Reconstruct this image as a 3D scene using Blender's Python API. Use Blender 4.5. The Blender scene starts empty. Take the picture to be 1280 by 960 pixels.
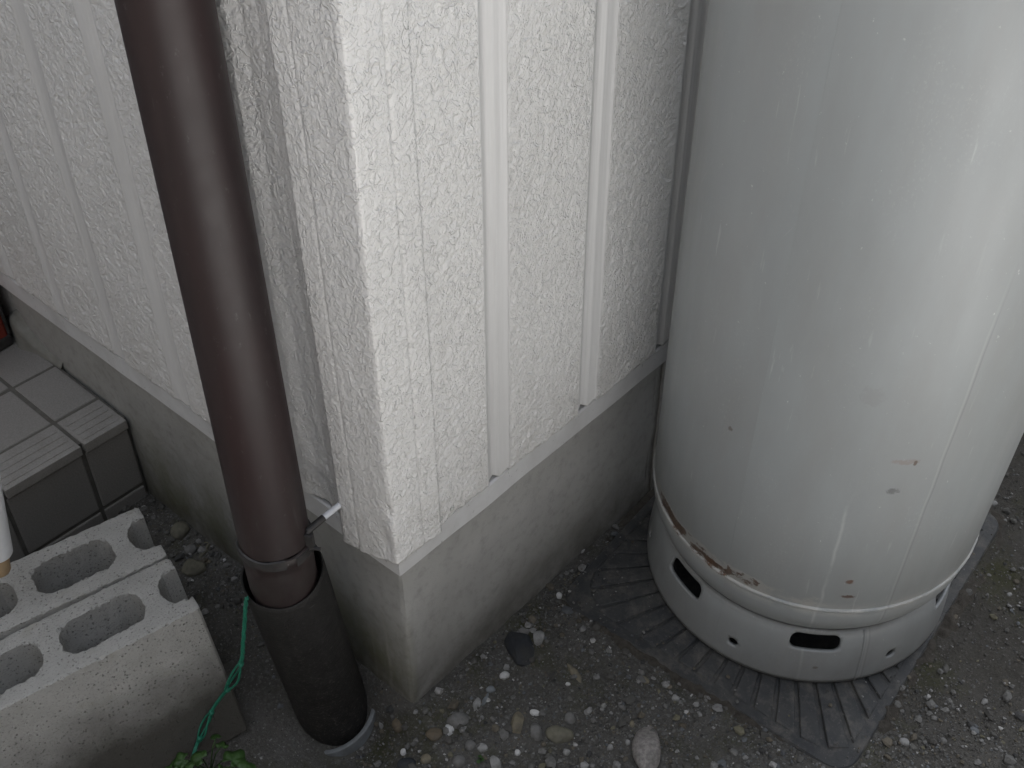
import bpy, bmesh, math, random
import numpy as np
from mathutils import Vector, Matrix, noise as mnoise
from mathutils.geometry import delaunay_2d_cdt

SC = bpy.context.scene
COL = SC.collection
rnd = random.Random(7)

# ------------------------------------------------------------------ camera
CAM = np.array([-0.4732, -0.5665, 1.0878])
YAW, PITCH, ROLL, FPX = 0.72427, 0.70041, -0.0039, 1397.9
fw = Vector((math.cos(PITCH)*math.cos(YAW), math.cos(PITCH)*math.sin(YAW), -math.sin(PITCH)))
rt = Vector((math.sin(YAW), -math.cos(YAW), 0))
up = rt.cross(fw)
r2 = math.cos(ROLL)*rt + math.sin(ROLL)*up
u2 = -math.sin(ROLL)*rt + math.cos(ROLL)*up
cam = bpy.data.cameras.new('camera')
cam.sensor_width = 36.0
cam.lens = FPX/1280*36
cam.clip_start = 0.02
cam.clip_end = 500
co = bpy.data.objects.new('camera', cam)
COL.objects.link(co)
M = Matrix((r2, u2, -fw)).transposed().to_4x4()
M.translation = Vector(CAM)
co.matrix_world = M
SC.camera = co

# ------------------------------------------------------------------ light
SUN_AZ, SUN_EL = math.radians(34), math.radians(63.4)      # direction towards the sun
world = bpy.data.worlds.new('World'); SC.world = world
world.use_nodes = True
nt = world.node_tree; nt.nodes.clear()
sky = nt.nodes.new('ShaderNodeTexSky'); sky.sky_type = 'NISHITA'; sky.sun_disc = False
sky.sun_elevation = SUN_EL
sky.sun_rotation = math.radians(90) - SUN_AZ
sky.air_density = 1.0; sky.dust_density = 1.5; sky.ozone_density = 1.0
hs = nt.nodes.new('ShaderNodeHueSaturation'); hs.inputs['Saturation'].default_value = 0.30
bg = nt.nodes.new('ShaderNodeBackground'); bg.inputs['Strength'].default_value = 0.078
ow = nt.nodes.new('ShaderNodeOutputWorld')
nt.links.new(sky.outputs[0], hs.inputs['Color']); nt.links.new(hs.outputs[0], bg.inputs[0]); nt.links.new(bg.outputs[0], ow.inputs[0])
sun = bpy.data.lights.new('sun', 'SUN'); sun.energy = 5.0; sun.angle = math.radians(0.53); sun.color = (1.0, 0.985, 0.965)
so = bpy.data.objects.new('sun', sun); COL.objects.link(so)
sd = Vector((math.cos(SUN_EL)*math.cos(SUN_AZ), math.cos(SUN_EL)*math.sin(SUN_AZ), math.sin(SUN_EL)))
so.rotation_euler = sd.to_track_quat('Z', 'Y').to_euler()
SC.view_settings.view_transform = 'Standard'
SC.view_settings.look = 'None'
SC.view_settings.gamma = 1
SC.view_settings.exposure = 2.38

# ------------------------------------------------------------------ helpers
def ray(px, py):
    """direction of a pixel of the 1280x960 photograph: used only to look up where on a real surface something stands"""
    return np.array(fw) + (px-640)/FPX*np.array(r2) + (480-py)/FPX*np.array(u2)
def on_z(px, py, z):
    v = ray(px, py); t = (z-CAM[2])/v[2]; return CAM + t*v

def tag(o, label=None, cat=None, group=None, kind=None):
    if label: o['label'] = label
    if cat: o['category'] = cat
    if group: o['group'] = group
    if kind: o['kind'] = kind
    return o
def thing(name, label, cat, loc=(0, 0, 0), group=None):
    o = bpy.data.objects.new(name, None); COL.objects.link(o)
    o.empty_display_size = 0.05
    o.location = loc
    return tag(o, label, cat, group)
def link_mesh(name, me, m=None, parent=None, smooth=False):
    o = bpy.data.objects.new(name, me); COL.objects.link(o)
    if m:
        for mm in (m if isinstance(m, (list, tuple)) else [m]):
            me.materials.append(mm)
    if smooth:
        me.polygons.foreach_set('use_smooth', [True]*len(me.polygons))
    if parent: o.parent = parent
    return o
def from_np(name, verts, faces, m=None, parent=None, smooth=False, mats=None):
    """faces: (n,4) or (n,3) array, fast path"""
    verts = np.asarray(verts, np.float32); faces = np.asarray(faces, np.int32)
    me = bpy.data.meshes.new(name)
    n, k = faces.shape
    me.vertices.add(len(verts)); me.vertices.foreach_set('co', verts.ravel())
    me.loops.add(n*k); me.loops.foreach_set('vertex_index', faces.ravel())
    me.polygons.add(n); me.polygons.foreach_set('loop_start', np.arange(0, n*k, k, dtype=np.int32))
    me.polygons.foreach_set('loop_total', np.full(n, k, np.int32))
    o = link_mesh(name, me, m, parent, False)
    if mats is not None: me.polygons.foreach_set('material_index', np.asarray(mats, np.int32))
    me.polygons.foreach_set('use_smooth', np.full(n, bool(smooth)))
    me.update(calc_edges=True); me.validate()
    return o
def from_bm(name, bm, m=None, parent=None, smooth=False):
    me = bpy.data.meshes.new(name); bm.normal_update(); bm.to_mesh(me); bm.free()
    return link_mesh(name, me, m, parent, smooth)
def grid_faces(nu, nv, close_u=False):
    i = np.arange(nu if close_u else nu-1); j = np.arange(nv-1)
    I, J = np.meshgrid(i, j, indexing='ij'); I2 = (I+1) % nu
    return np.stack([I*nv+J, I2*nv+J, I2*nv+J+1, I*nv+J+1], -1).reshape(-1, 4)
def bevel(o, w=0.002, seg=2, ang=35):
    b = o.modifiers.new('bevel', 'BEVEL'); b.width = w; b.segments = seg; b.limit_method = 'ANGLE'; b.angle_limit = math.radians(ang)
    return o
def autosmooth(o, ang=40):
    me = o.data
    me.polygons.foreach_set('use_smooth', [True]*len(me.polygons))
    bm = bmesh.new(); bm.from_mesh(me)
    a = math.radians(ang)
    for e in bm.edges:
        if len(e.link_faces) == 2 and e.calc_face_angle(0) > a: e.smooth = False
    bm.to_mesh(me); bm.free()
    return o
def box_bm(bm, lo, hi, jitter=0.0):
    vs = [bm.verts.new((x+rnd.uniform(-jitter, jitter), y+rnd.uniform(-jitter, jitter), z+rnd.uniform(-jitter, jitter)))
          for x in (lo[0], hi[0]) for y in (lo[1], hi[1]) for z in (lo[2], hi[2])]
    for f in ((0, 1, 3, 2), (4, 6, 7, 5), (0, 4, 5, 1), (2, 3, 7, 6), (0, 2, 6, 4), (1, 5, 7, 3)):
        bm.faces.new([vs[i] for i in f])
    return vs
def tube(path, rad, nseg=16, cap=True):
    """verts, faces of a tube along a polyline; rad scalar or list"""
    path = [Vector(p) for p in path]; V = []; n = len(path)
    prev = None
    for i, p in enumerate(path):
        t = (path[min(i+1, n-1)]-path[max(i-1, 0)]).normalized()
        if prev is None:
            a = t.orthogonal().normalized()
        else:
            a = (prev - t*prev.dot(t)).normalized()
        prev = a; b = t.cross(a)
        r = rad[i] if isinstance(rad, (list, tuple)) else rad
        for k in range(nseg):
            th = 2*math.pi*k/nseg
            V.append(p + r*(math.cos(th)*a + math.sin(th)*b))
    F = []
    for i in range(n-1):
        for k in range(nseg):
            F.append((i*nseg+k, i*nseg+(k+1) % nseg, (i+1)*nseg+(k+1) % nseg, (i+1)*nseg+k))
    if cap:
        F.append(tuple(range(nseg-1, -1, -1))); F.append(tuple((n-1)*nseg+k for k in range(nseg)))
    return [tuple(v) for v in V], F
def py_mesh(name, V, F, m=None, parent=None, smooth=False):
    me = bpy.data.meshes.new(name); me.from_pydata(V, [], F); me.update()
    return link_mesh(name, me, m, parent, smooth)

# numpy gradient noise ------------------------------------------------
_g = np.random.RandomState(3)
_perm = _g.permutation(4096)
_ga = _g.rand(4096)*2*np.pi
def perlin(x, y, seed=0):
    x = x+seed*37.31; y = y+seed*17.77
    xi = np.floor(x).astype(int); yi = np.floor(y).astype(int); xf = x-xi; yf = y-yi
    def gr(ix, iy, dx, dy):
        h = _perm[(_perm[ix & 4095]+iy) & 4095]; a = _ga[h]
        return np.cos(a)*dx+np.sin(a)*dy
    u = xf**3*(xf*(xf*6-15)+10); v = yf**3*(yf*(yf*6-15)+10)
    a = gr(xi, yi, xf, yf); b = gr(xi+1, yi, xf-1, yf); c = gr(xi, yi+1, xf, yf-1); d = gr(xi+1, yi+1, xf-1, yf-1)
    return (a*(1-u)+b*u)*(1-v)+(c*(1-u)+d*u)*v
def smooth(a, b, x):
    t = np.clip((x-a)/(b-a), 0, 1); return t*t*(3-2*t)

# ------------------------------------------------------------------ materials
class MT:
    def __init__(s, name, rough=0.6, spec=0.4):
        s.m = bpy.data.materials.new(name); s.m.use_nodes = True
        s.t = s.m.node_tree; s.N = s.t.nodes; s.L = s.t.links
        s.b = s.N['Principled BSDF']; s.b.inputs['Roughness'].default_value = rough
        s.b.inputs['Specular IOR Level'].default_value = spec
        s.tc = s.N.new('ShaderNodeTexCoord'); s.co = s.tc.outputs['Object']
    def noise(s, scale, detail=4, rough=0.55, stretch=None, co=None, dist=0.0):
        n = s.N.new('ShaderNodeTexNoise'); n.inputs['Scale'].default_value = scale
        n.inputs['Detail'].default_value = detail; n.inputs['Roughness'].default_value = rough; n.inputs['Distortion'].default_value = dist
        c = co or s.co
        if stretch:
            mp = s.N.new('ShaderNodeMapping'); mp.inputs['Scale'].default_value = stretch; s.L.new(c, mp.inputs[0]); c = mp.outputs[0]
        s.L.new(c, n.inputs['Vector']); return n.outputs['Fac']
    def voro(s, scale, feature='F1', co=None, out='Distance'):
        n = s.N.new('ShaderNodeTexVoronoi'); n.inputs['Scale'].default_value = scale; n.feature = feature
        s.L.new(co or s.co, n.inputs['Vector']); return n.outputs[out]
    def ramp(s, f, stops, interp='LINEAR'):
        r = s.N.new('ShaderNodeValToRGB'); r.color_ramp.interpolation = interp; e = r.color_ramp.elements
        while len(e) < len(stops): e.new(0.5)
        for i, (p, c) in enumerate(stops):
            e[i].position = p; e[i].color = (c, c, c, 1) if isinstance(c, (int, float)) else (*c, 1)
        s.L.new(f, r.inputs[0]); return r.outputs[0]
    def mix(s, f, a, b, mode='MIX'):
        n = s.N.new('ShaderNodeMix'); n.data_type = 'RGBA'; n.blend_type = mode
        for sock, v in ((n.inputs[0], f), (n.inputs[6], a), (n.inputs[7], b)):
            if isinstance(v, (int, float)): sock.default_value = v
            elif isinstance(v, tuple): sock.default_value = (*v, 1)
            else: s.L.new(v, sock)
        return n.outputs[2]
    def math(s, op, a, b=0.0, clamp=False):
        n = s.N.new('ShaderNodeMath'); n.operation = op; n.use_clamp = clamp
        for sock, v in ((n.inputs[0], a), (n.inputs[1], b)):
            if isinstance(v, (int, float)): sock.default_value = v
            else: s.L.new(v, sock)
        return n.outputs[0]
    def xyz(s):
        n = s.N.new('ShaderNodeSeparateXYZ'); s.L.new(s.co, n.inputs[0]); return n.outputs
    def col(s, v):
        if isinstance(v, tuple): s.b.inputs['Base Color'].default_value = (*v, 1)
        else: s.L.new(v, s.b.inputs['Base Color'])
        return s
    def rough(s, v): s.L.new(v, s.b.inputs['Roughness']); return s
    def bump(s, h, dist=0.001, strength=1.0):
        n = s.N.new('ShaderNodeBump'); n.inputs['Distance'].default_value = dist; n.inputs['Strength'].default_value = strength
        s.L.new(h, n.inputs['Height'])
        prev = s.b.inputs['Normal'].links
        if prev: s.L.new(prev[0].from_socket, n.inputs['Normal'])
        s.L.new(n.outputs[0], s.b.inputs['Normal']); return s

# white textured siding paint
a = MT('siding_paint', 0.42, 0.45)
c = a.mix(a.ramp(a.noise(4, 5), [(0.3, 0), (0.75, 1)]), (0.77, 0.765, 0.75), (0.69, 0.685, 0.67))
c = a.mix(a.math('MULTIPLY', a.ramp(a.noise(30, 6, 0.7, (1, 1, 0.12)), [(0.52, 0), (0.75, 1)]), 0.35), c, (0.58, 0.57, 0.545))
spl = a.math('MULTIPLY', a.ramp(a.xyz()[2], [(0.27, 1), (0.42, 0)]), a.ramp(a.noise(38, 7, 0.7), [(0.42, 0), (0.66, 1)]))
c = a.mix(a.math('MULTIPLY', spl, 0.45), c, (0.50, 0.48, 0.44))
wn = a.noise(128, 1.5, 0.5, (1, 1, 0.85), None, 0.55)
wr = a.ramp(a.math('ABSOLUTE', a.math('SUBTRACT', wn, 0.5)), [(0.0, 1), (0.035, 0.45), (0.09, 0)])
wr = a.math('MULTIPLY', wr, a.ramp(a.noise(95, 2), [(0.40, 0), (0.55, 1)]))
wn2 = a.noise(210, 1, 0.5, None, None, 0.9)
wr = a.math('ADD', wr, a.math('MULTIPLY', a.ramp(wn2, [(0.44, 0), (0.56, 1)]), 0.6))
a.col(c).bump(wr, 0.00075).bump(a.noise(900, 3), 0.00015)
SIDING = a.m
a = MT('siding_paint_smooth', 0.4, 0.45)
c = a.mix(a.ramp(a.noise(25, 6, 0.7, (1, 1, 0.06)), [(0.45, 0), (0.75, 1)]), (0.65, 0.648, 0.64), (0.565, 0.562, 0.55))
a.col(c).bump(a.noise(260, 3, 0.5, (1, 1, 0.02)), 0.0007)
SIDING_SMOOTH = a.m
a = MT('flashing_paint', 0.45, 0.4)
c = a.mix(a.ramp(a.noise(22, 6, 0.65), [(0.4, 0), (0.75, 1)]), (0.66, 0.665, 0.665), (0.54, 0.54, 0.535))
c = a.mix(a.math('MULTIPLY', a.ramp(a.noise(140, 3, 0.6), [(0.66, 0), (0.7, 1)]), 0.5), c, (0.2, 0.19, 0.18))
a.col(c); FLASH = a.m

# foundation render: grey cement, mossy low on the left
a = MT('foundation_concrete', 0.85, 0.25)
x, y, z = a.xyz()
c = a.mix(a.ramp(a.noise(9, 7, 0.6), [(0.3, 0), (0.7, 1)]), (0.43, 0.428, 0.412), (0.345, 0.343, 0.328))
c = a.mix(a.math('MULTIPLY', a.ramp(a.noise(70, 5, 0.65), [(0.5, 0), (0.72, 1)]), 0.45), c, (0.21, 0.208, 0.195))
low = a.ramp(z, [(0.0, 1), (0.17, 0)])
wet = a.math('MULTIPLY', low, a.ramp(a.noise(11, 6, 0.65), [(0.3, 0.25), (0.62, 1)]))
c = a.mix(a.math('MULTIPLY', wet, 0.6), c, (0.12, 0.117, 0.098))
mossz = a.ramp(z, [(0.02, 1), (0.15, 0.25), (0.26, 0.1)])
side = a.ramp(x, [(0.004, 1), (0.012, 0.06)])
moss = a.math('MULTIPLY', a.math('MULTIPLY', mossz, side), a.ramp(a.noise(14, 7, 0.7, (1, 1, 0.6)), [(0.36, 0.1), (0.62, 1)]))
c = a.mix(a.math('MULTIPLY', moss, 0.8), c, (0.115, 0.118, 0.055))
for yl, am in ((0.036, 0.55), (0.060, 0.2)):
    dy = a.math('ABSOLUTE', a.math('SUBTRACT', a.math('ADD', y, a.math('MULTIPLY', a.math('SUBTRACT', a.noise(22, 4, 0.6, (0.01, 0.01, 1)), 0.5), 0.006)), yl))
    ln = a.math('MULTIPLY', a.ramp(dy, [(0.0, 1), (0.0016, 0)]), a.ramp(z, [(0.06, 1), (0.2, 0.15)]))
    ln = a.math('MULTIPLY', a.math('MULTIPLY', ln, side), a.ramp(a.noise(40, 3, 0.6, (0.01, 0.01, 1)), [(0.35, 0.2), (0.5, 1)]))
    c = a.mix(a.math('MULTIPLY', ln, am), c, (0.36, 0.35, 0.31))
pin = a.ramp(a.noise(190, 4, 0.7), [(0.70, 0), (0.74, 1)])
c = a.mix(a.math('MULTIPLY', pin, 0.5), c, (0.10, 0.098, 0.088))
splash = a.math('MULTIPLY', a.ramp(z, [(0.0, 1), (0.075, 0)]), a.ramp(a.noise(28, 6, 0.7), [(0.35, 0.35), (0.6, 1)]))
c = a.mix(a.math('MULTIPLY', splash, 0.75), c, (0.085, 0.08, 0.068))
a.col(c).bump(a.noise(60, 6, 0.6), 0.0016).bump(a.noise(500, 3), 0.0004)
FOUND = a.m

# ground soil
a = MT('soil', 0.95, 0.15)
x, y, z = a.xyz()
c = a.mix(a.ramp(a.noise(16, 8, 0.65), [(0.32, 0), (0.7, 1)]), (0.115, 0.111, 0.102), (0.07, 0.067, 0.059))
c = a.mix(a.ramp(a.noise(260, 4, 0.7), [(0.5, 0), (0.68, 1)]), c, (0.15, 0.146, 0.135))
c = a.mix(a.ramp(a.noise(330, 2, 0.6), [(0.66, 0), (0.72, 1)]), c, (0.27, 0.265, 0.25))
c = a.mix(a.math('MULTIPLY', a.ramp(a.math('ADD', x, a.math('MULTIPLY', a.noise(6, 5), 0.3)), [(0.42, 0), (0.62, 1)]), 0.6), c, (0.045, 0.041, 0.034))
moss = a.ramp(a.noise(9, 8, 0.7), [(0.52, 0), (0.66, 1)])
c = a.mix(a.math('MULTIPLY', moss, 0.65), c, (0.05, 0.052, 0.02))
a.col(c).bump(a.noise(45, 6, 0.65), 0.006).bump(a.noise(240, 5, 0.7), 0.003)
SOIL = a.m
# stones: colour per stone from an attribute of the stone itself
a = MT('gravel_stone', 0.85, 0.25)
at = a.N.new('ShaderNodeAttribute'); at.attribute_name = 'stone'
c = a.mix(a.ramp(a.noise(300, 4, 0.6), [(0.35, 0), (0.7, 0.5)]), at.outputs['Color'], (0.06, 0.058, 0.05))
a.col(c).bump(a.noise(400, 4), 0.0006); GRAVEL = a.m
def stone_mat(name, c1, c2, sc=120):
    a = MT(name, 0.8, 0.3)
    c = a.mix(a.ramp(a.noise(sc, 5, 0.65), [(0.35, 0), (0.65, 1)]), c1, c2)
    c = a.mix(a.math('MULTIPLY', a.ramp(a.noise(35, 5, 0.6), [(0.45, 0), (0.7, 1)]), 0.5), c, (0.07, 0.066, 0.055))
    a.col(c).bump(a.noise(sc*2, 5, 0.65), 0.0012); return a.m
ST = {
 'white': stone_mat('stone_white', (0.56, 0.56, 0.55), (0.42, 0.42, 0.405)),
 'pale': stone_mat('stone_pale', (0.30, 0.30, 0.29), (0.20, 0.20, 0.19)),
 'grey': stone_mat('stone_grey', (0.17, 0.168, 0.16), (0.12, 0.118, 0.112)),
 'blue': stone_mat('stone_bluegrey', (0.21, 0.23, 0.24), (0.15, 0.165, 0.175)),
 'brown': stone_mat('stone_brown', (0.135, 0.108, 0.075), (0.095, 0.08, 0.058)),
 'tan': stone_mat('stone_tan', (0.21, 0.185, 0.13), (0.15, 0.135, 0.10)),
 'dark': stone_mat('stone_dark', (0.035, 0.038, 0.042), (0.024, 0.026, 0.03)),
 'granite': stone_mat('stone_granite', (0.31, 0.29, 0.27), (0.17, 0.16, 0.15), 260),
 'olive': stone_mat('stone_olive', (0.155, 0.148, 0.112), (0.105, 0.10, 0.075)),
}

# gas cylinder paint
a = MT('cylinder_paint', 0.42, 0.5); a.b.inputs['IOR'].default_value = 1.5
x, y, z = a.xyz()
ang = a.math('ARCTAN2', y, x)
cyl_co = a.N.new('ShaderNodeCombineXYZ'); a.L.new(a.math('MULTIPLY', ang, 0.185), cyl_co.inputs[0]); a.L.new(z, cyl_co.inputs[1])
cc = cyl_co.outputs[0]
c = a.mix(a.ramp(a.noise(9, 6, 0.6, (1, 0.3, 1), cc), [(0.3, 0), (0.72, 1)]), (0.315, 0.334, 0.338), (0.282, 0.301, 0.306))
# dull rain streaks
st_ = a.ramp(a.noise(45, 4, 0.6, (1, 0.035, 1), cc), [(0.5, 0), (0.72, 1)])
c = a.mix(a.math('MULTIPLY', st_, 0.3), c, (0.33, 0.34, 0.338))
# scuffs: short pale scratches in two directions
s1 = a.ramp(a.noise(150, 3, 0.6, (1, 0.09, 1), cc), [(0.66, 0), (0.72, 1)])
s1 = a.math('MULTIPLY', s1, a.ramp(a.noise(7, 4, 0.6, None, cc), [(0.38, 0), (0.55, 1)]))
mp = a.N.new('ShaderNodeMapping'); mp.inputs['Rotation'].default_value = (0, 0, 0.5); a.L.new(cc, mp.inputs[0])
s2 = a.ramp(a.noise(120, 3, 0.55, (1, 0.05, 1), mp.outputs[0]), [(0.72, 0), (0.77, 1)])
sc_ = a.math('ADD', s1, s2, True)
c = a.mix(a.math('MULTIPLY', sc_, 0.33), c, (0.54, 0.55, 0.545))
# chalky rub marks: fine speckle gathered in loose patches
ck = a.math('MULTIPLY', a.ramp(a.noise(420, 4, 0.75, (1, 0.5, 1), cc), [(0.55, 0), (0.68, 1)]), a.ramp(a.noise(13, 5, 0.65, (1, 0.45, 1), cc), [(0.5, 0), (0.66, 1)]))
c = a.mix(a.math('MULTIPLY', ck, 0.4), c, (0.50, 0.51, 0.505))
# chipped flecks
fl = a.ramp(a.noise(170, 4, 0.75, (1, 0.6, 1), cc), [(0.675, 0), (0.71, 1)])
c = a.mix(a.math('MULTIPLY', fl, 0.7), c, (0.64, 0.65, 0.63))
dk = a.ramp(a.noise(95, 5, 0.7, (0.6, 1, 1), cc), [(0.75, 0), (0.78, 1)])
c = a.mix(a.math('MULTIPLY', dk, 0.6), c, (0.15, 0.14, 0.125))
# long vertical seam in the paint and two pale drips
def vline(deg, w, wob=0.006):
    d = a.math('ABSOLUTE', a.math('SUBTRACT', a.math('ADD', ang, a.math('MULTIPLY', a.math('SUBTRACT', a.noise(12, 3, 0.5, (0.01, 1, 1), cc), 0.5), wob)), math.radians(deg)))
    return a.ramp(d, [(0.0, 1), (w, 0)])
zz = a.ramp(z, [(0.50, 1), (0.62, 0)])
c = a.mix(a.math('MULTIPLY', a.math('MULTIPLY', vline(-125.4, 0.006, 0.02), zz), 0.5), c, (0.16, 0.16, 0.155))
c = a.mix(a.math('MULTIPLY', a.math('MULTIPLY', vline(-126.2, 0.008, 0.02), zz), 0.3), c, (0.52, 0.53, 0.52))
zz2 = a.math('MULTIPLY', a.ramp(z, [(0.30, 1), (0.37, 0)]), a.ramp(a.noise(25, 3, 0.5, (0.02, 1, 1), cc), [(0.35, 0.2), (0.55, 1)]))
c = a.mix(a.math('MULTIPLY', a.math('MULTIPLY', vline(-148.6, 0.013, 0.09), zz2), 0.45), c, (0.60, 0.61, 0.60))
# worn, rusty paint at the lower weld
zw = a.ramp(a.math('ABSOLUTE', a.math('SUBTRACT', z, 0.160)), [(0.0, 1), (0.014, 0)])
wear = a.math('MULTIPLY', zw, a.ramp(a.noise(60, 5, 0.7, (0.5, 1, 1), cc), [(0.38, 0), (0.56, 1)]))
c = a.mix(a.math('MULTIPLY', wear, 0.65), c, (0.55, 0.54, 0.51))
zr = a.ramp(a.math('ABSOLUTE', a.math('SUBTRACT', z, 0.170)), [(0.0, 1), (0.010, 0.92), (0.024, 0)])
angm = a.ramp(a.math('COSINE', a.math('SUBTRACT', ang, math.radians(166))), [(0.2, 0.0), (0.55, 0.62), (0.85, 0.74), (0.96, 1.0)])
rn = a.math('MULTIPLY', a.math('MULTIPLY', zr, angm), a.noise(42, 6, 0.72, (0.7, 1, 1), cc))
rust = a.ramp(rn, [(0.455, 0), (0.50, 1)])
chip = a.ramp(rn, [(0.34, 0), (0.40, 1)])
c = a.mix(a.math('MULTIPLY', chip, 0.7), c, (0.42, 0.415, 0.39))
rust_col = a.ramp(a.noise(300, 4, 0.7), [(0.35, (0.06, 0.034, 0.022)), (0.7, (0.16, 0.09, 0.052))])
c = a.mix(rust, c, rust_col)
# a few isolated rust spots
def spot(deg, zc, rx, rz, colr, amt=0.9):
    global c
    dx = a.math('MULTIPLY', a.math('SUBTRACT', ang, math.radians(deg)), 0.185/rx); dz = a.math('MULTIPLY', a.math('SUBTRACT', z, zc), 1/rz)
    rr = a.math('ADD', a.math('MULTIPLY', dx, dx), a.math('MULTIPLY', dz, dz))
    rr = a.math('ADD', rr, a.math('MULTIPLY', a.math('SUBTRACT', a.noise(220, 5, 0.7), 0.5), 3.2))
    c = a.mix(a.math('MULTIPLY', a.ramp(rr, [(0.3, 1), (0.9, 0)]), amt), c, colr)
spot(-141.5, 0.212, 0.005, 0.004, (0.13, 0.06, 0.03))
spot(-140.5, 0.187, 0.009, 0.003, (0.10, 0.05, 0.03))
spot(-137.0, 0.392, 0.016, 0.004, (0.27, 0.23, 0.21), 0.7)
spot(-137.5, 0.352, 0.008, 0.005, (0.12, 0.125, 0.13), 0.8)
spot(-151.0, 0.47, 0.012, 0.014, (0.2, 0.195, 0.185), 0.22)
spot(172.0, 0.37, 0.003, 0.004, (0.10, 0.08, 0.06))
spot(-134.0, 0.39, 0.002, 0.004, (0.10, 0.06, 0.04))
spot(-149.0, 0.092, 0.003, 0.010, (0.10, 0.06, 0.04), 0.8)
spot(-143.0, 0.048, 0.004, 0.003, (0.09, 0.06, 0.04), 0.8)
# brownish patches growing darker down the foot ring, dust film in soft drifts
sp = a.math('MULTIPLY', a.ramp(z, [(0.02, 1), (0.15, 0.0)]), a.ramp(a.noise(30, 6, 0.7, (1, 0.7, 1), cc), [(0.3, 0.35), (0.65, 1)]))
c = a.mix(a.math('MULTIPLY', sp, 0.5), c, (0.15, 0.144, 0.128))
df = a.ramp(a.noise(16, 6, 0.65, (1, 0.25, 1), cc), [(0.42, 0), (0.7, 1)])
c = a.mix(a.math('MULTIPLY', df, 0.35), c, (0.25, 0.248, 0.238))
# patchy dark band in the groove above the foot ring
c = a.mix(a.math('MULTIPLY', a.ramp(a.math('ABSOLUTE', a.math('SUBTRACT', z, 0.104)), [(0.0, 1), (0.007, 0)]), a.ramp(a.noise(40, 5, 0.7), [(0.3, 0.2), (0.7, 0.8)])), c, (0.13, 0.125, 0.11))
a.col(c).rough(a.ramp(a.noise(40, 5, 0.6, (1, 0.2, 1), cc), [(0.3, 0.36), (0.7, 0.50)]))
a.bump(a.noise(6, 3, 0.5, (1, 0.5, 1), cc), 0.0034).bump(a.noise(500, 3), 0.00004).bump(rust, 0.0006)
CYL = a.m
a = MT('foot_inside', 0.8, 0.2); a.col((0.2, 0.19, 0.17)); CYL_IN = a.m

# brown downspout and black drain pipe
a = MT('downspout_brown', 0.45, 0.45)
c = a.mix(a.ramp(a.noise(25, 6, 0.6, (1, 1, 0.15)), [(0.3, 0), (0.7, 1)]), (0.033, 0.0178, 0.0178), (0.021, 0.0142, 0.0148))
c = a.mix(a.math('MULTIPLY', a.ramp(a.noise(160, 5, 0.75, (1, 1, 0.5)), [(0.63, 0), (0.70, 1)]), 0.4), c, (0.12, 0.11, 0.107))
sc1 = a.ramp(a.noise(130, 3, 0.6, (1, 1, 0.06)), [(0.68, 0), (0.73, 1)])
c = a.mix(a.math('MULTIPLY', sc1, 0.3), c, (0.10, 0.092, 0.09))
st1 = a.ramp(a.noise(35, 5, 0.6, (1, 1, 0.03)), [(0.5, 0), (0.75, 1)])
c = a.mix(a.math('MULTIPLY', st1, 0.3), c, (0.045, 0.036, 0.036))
zlow = a.ramp(a.xyz()[2], [(0.27, 1), (0.40, 0)])
c = a.mix(a.math('MULTIPLY', zlow, a.ramp(a.noise(60, 6, 0.7), [(0.4, 0.1), (0.7, 0.6)])), c, (0.045, 0.042, 0.038))
a.col(c).rough(a.ramp(a.noise(90, 4, 0.6), [(0.3, 0.43), (0.7, 0.5)])).bump(a.noise(14, 3, 0.5, (1, 1, 0.3)), 0.0004)
DOWN = a.m
a = MT('drain_black', 0.6, 0.35)
c = a.mix(a.ramp(a.noise(60, 6, 0.65), [(0.35, 0), (0.7, 1)]), (0.015, 0.0145, 0.014), (0.027, 0.026, 0.025))
dust = a.math('MULTIPLY', a.ramp(a.noise(230, 6, 0.8), [(0.54, 0), (0.66, 1)]), a.ramp(a.xyz()[2], [(0.0, 0.85), (0.22, 0.22)]))
c = a.mix(a.math('MULTIPLY', dust, 0.7), c, (0.14, 0.13, 0.115))
c = a.mix(a.math('MULTIPLY', a.ramp(a.noise(70, 3, 0.6, (0.25, 0.25, 1.4)), [(0.72, 0), (0.75, 1)]), 0.5), c, (0.2, 0.195, 0.19))
a.col(c).bump(a.noise(300, 4, 0.7), 0.0005); DRAIN = a.m
a = MT('grey_plastic', 0.55, 0.4)
a.col(a.mix(a.ramp(a.noise(60, 5, 0.6), [(0.35, 0), (0.7, 1)]), (0.19, 0.205, 0.21), (0.12, 0.125, 0.125))); GREYP = a.m
a = MT('white_plastic', 0.35, 0.5); a.col(a.mix(a.ramp(a.noise(40, 5), [(0.4, 0), (0.7, 1)]), (0.74, 0.76, 0.79), (0.62, 0.64, 0.66))); WHITEP = a.m
a = MT('black_metal', 0.5, 0.4); a.col(a.mix(a.ramp(a.noise(90, 5), [(0.4, 0), (0.7, 1)]), (0.028, 0.027, 0.027), (0.05, 0.047, 0.045))); BLACKM = a.m
a = MT('tan_rubber', 0.7, 0.3); a.col(a.mix(a.ramp(a.noise(60, 5), [(0.4, 0), (0.7, 1)]), (0.37, 0.27, 0.16), (0.28, 0.2, 0.12))); TANR = a.m
a = MT('red_plastic', 0.5, 0.4); a.col(a.mix(a.ramp(a.noise(30, 5), [(0.4, 0), (0.7, 1)]), (0.20, 0.03, 0.018), (0.13, 0.022, 0.014))); REDP = a.m
a = MT('bare_chip', 0.6, 0.3); a.col((0.5, 0.5, 0.47)); CHIP = a.m

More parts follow.
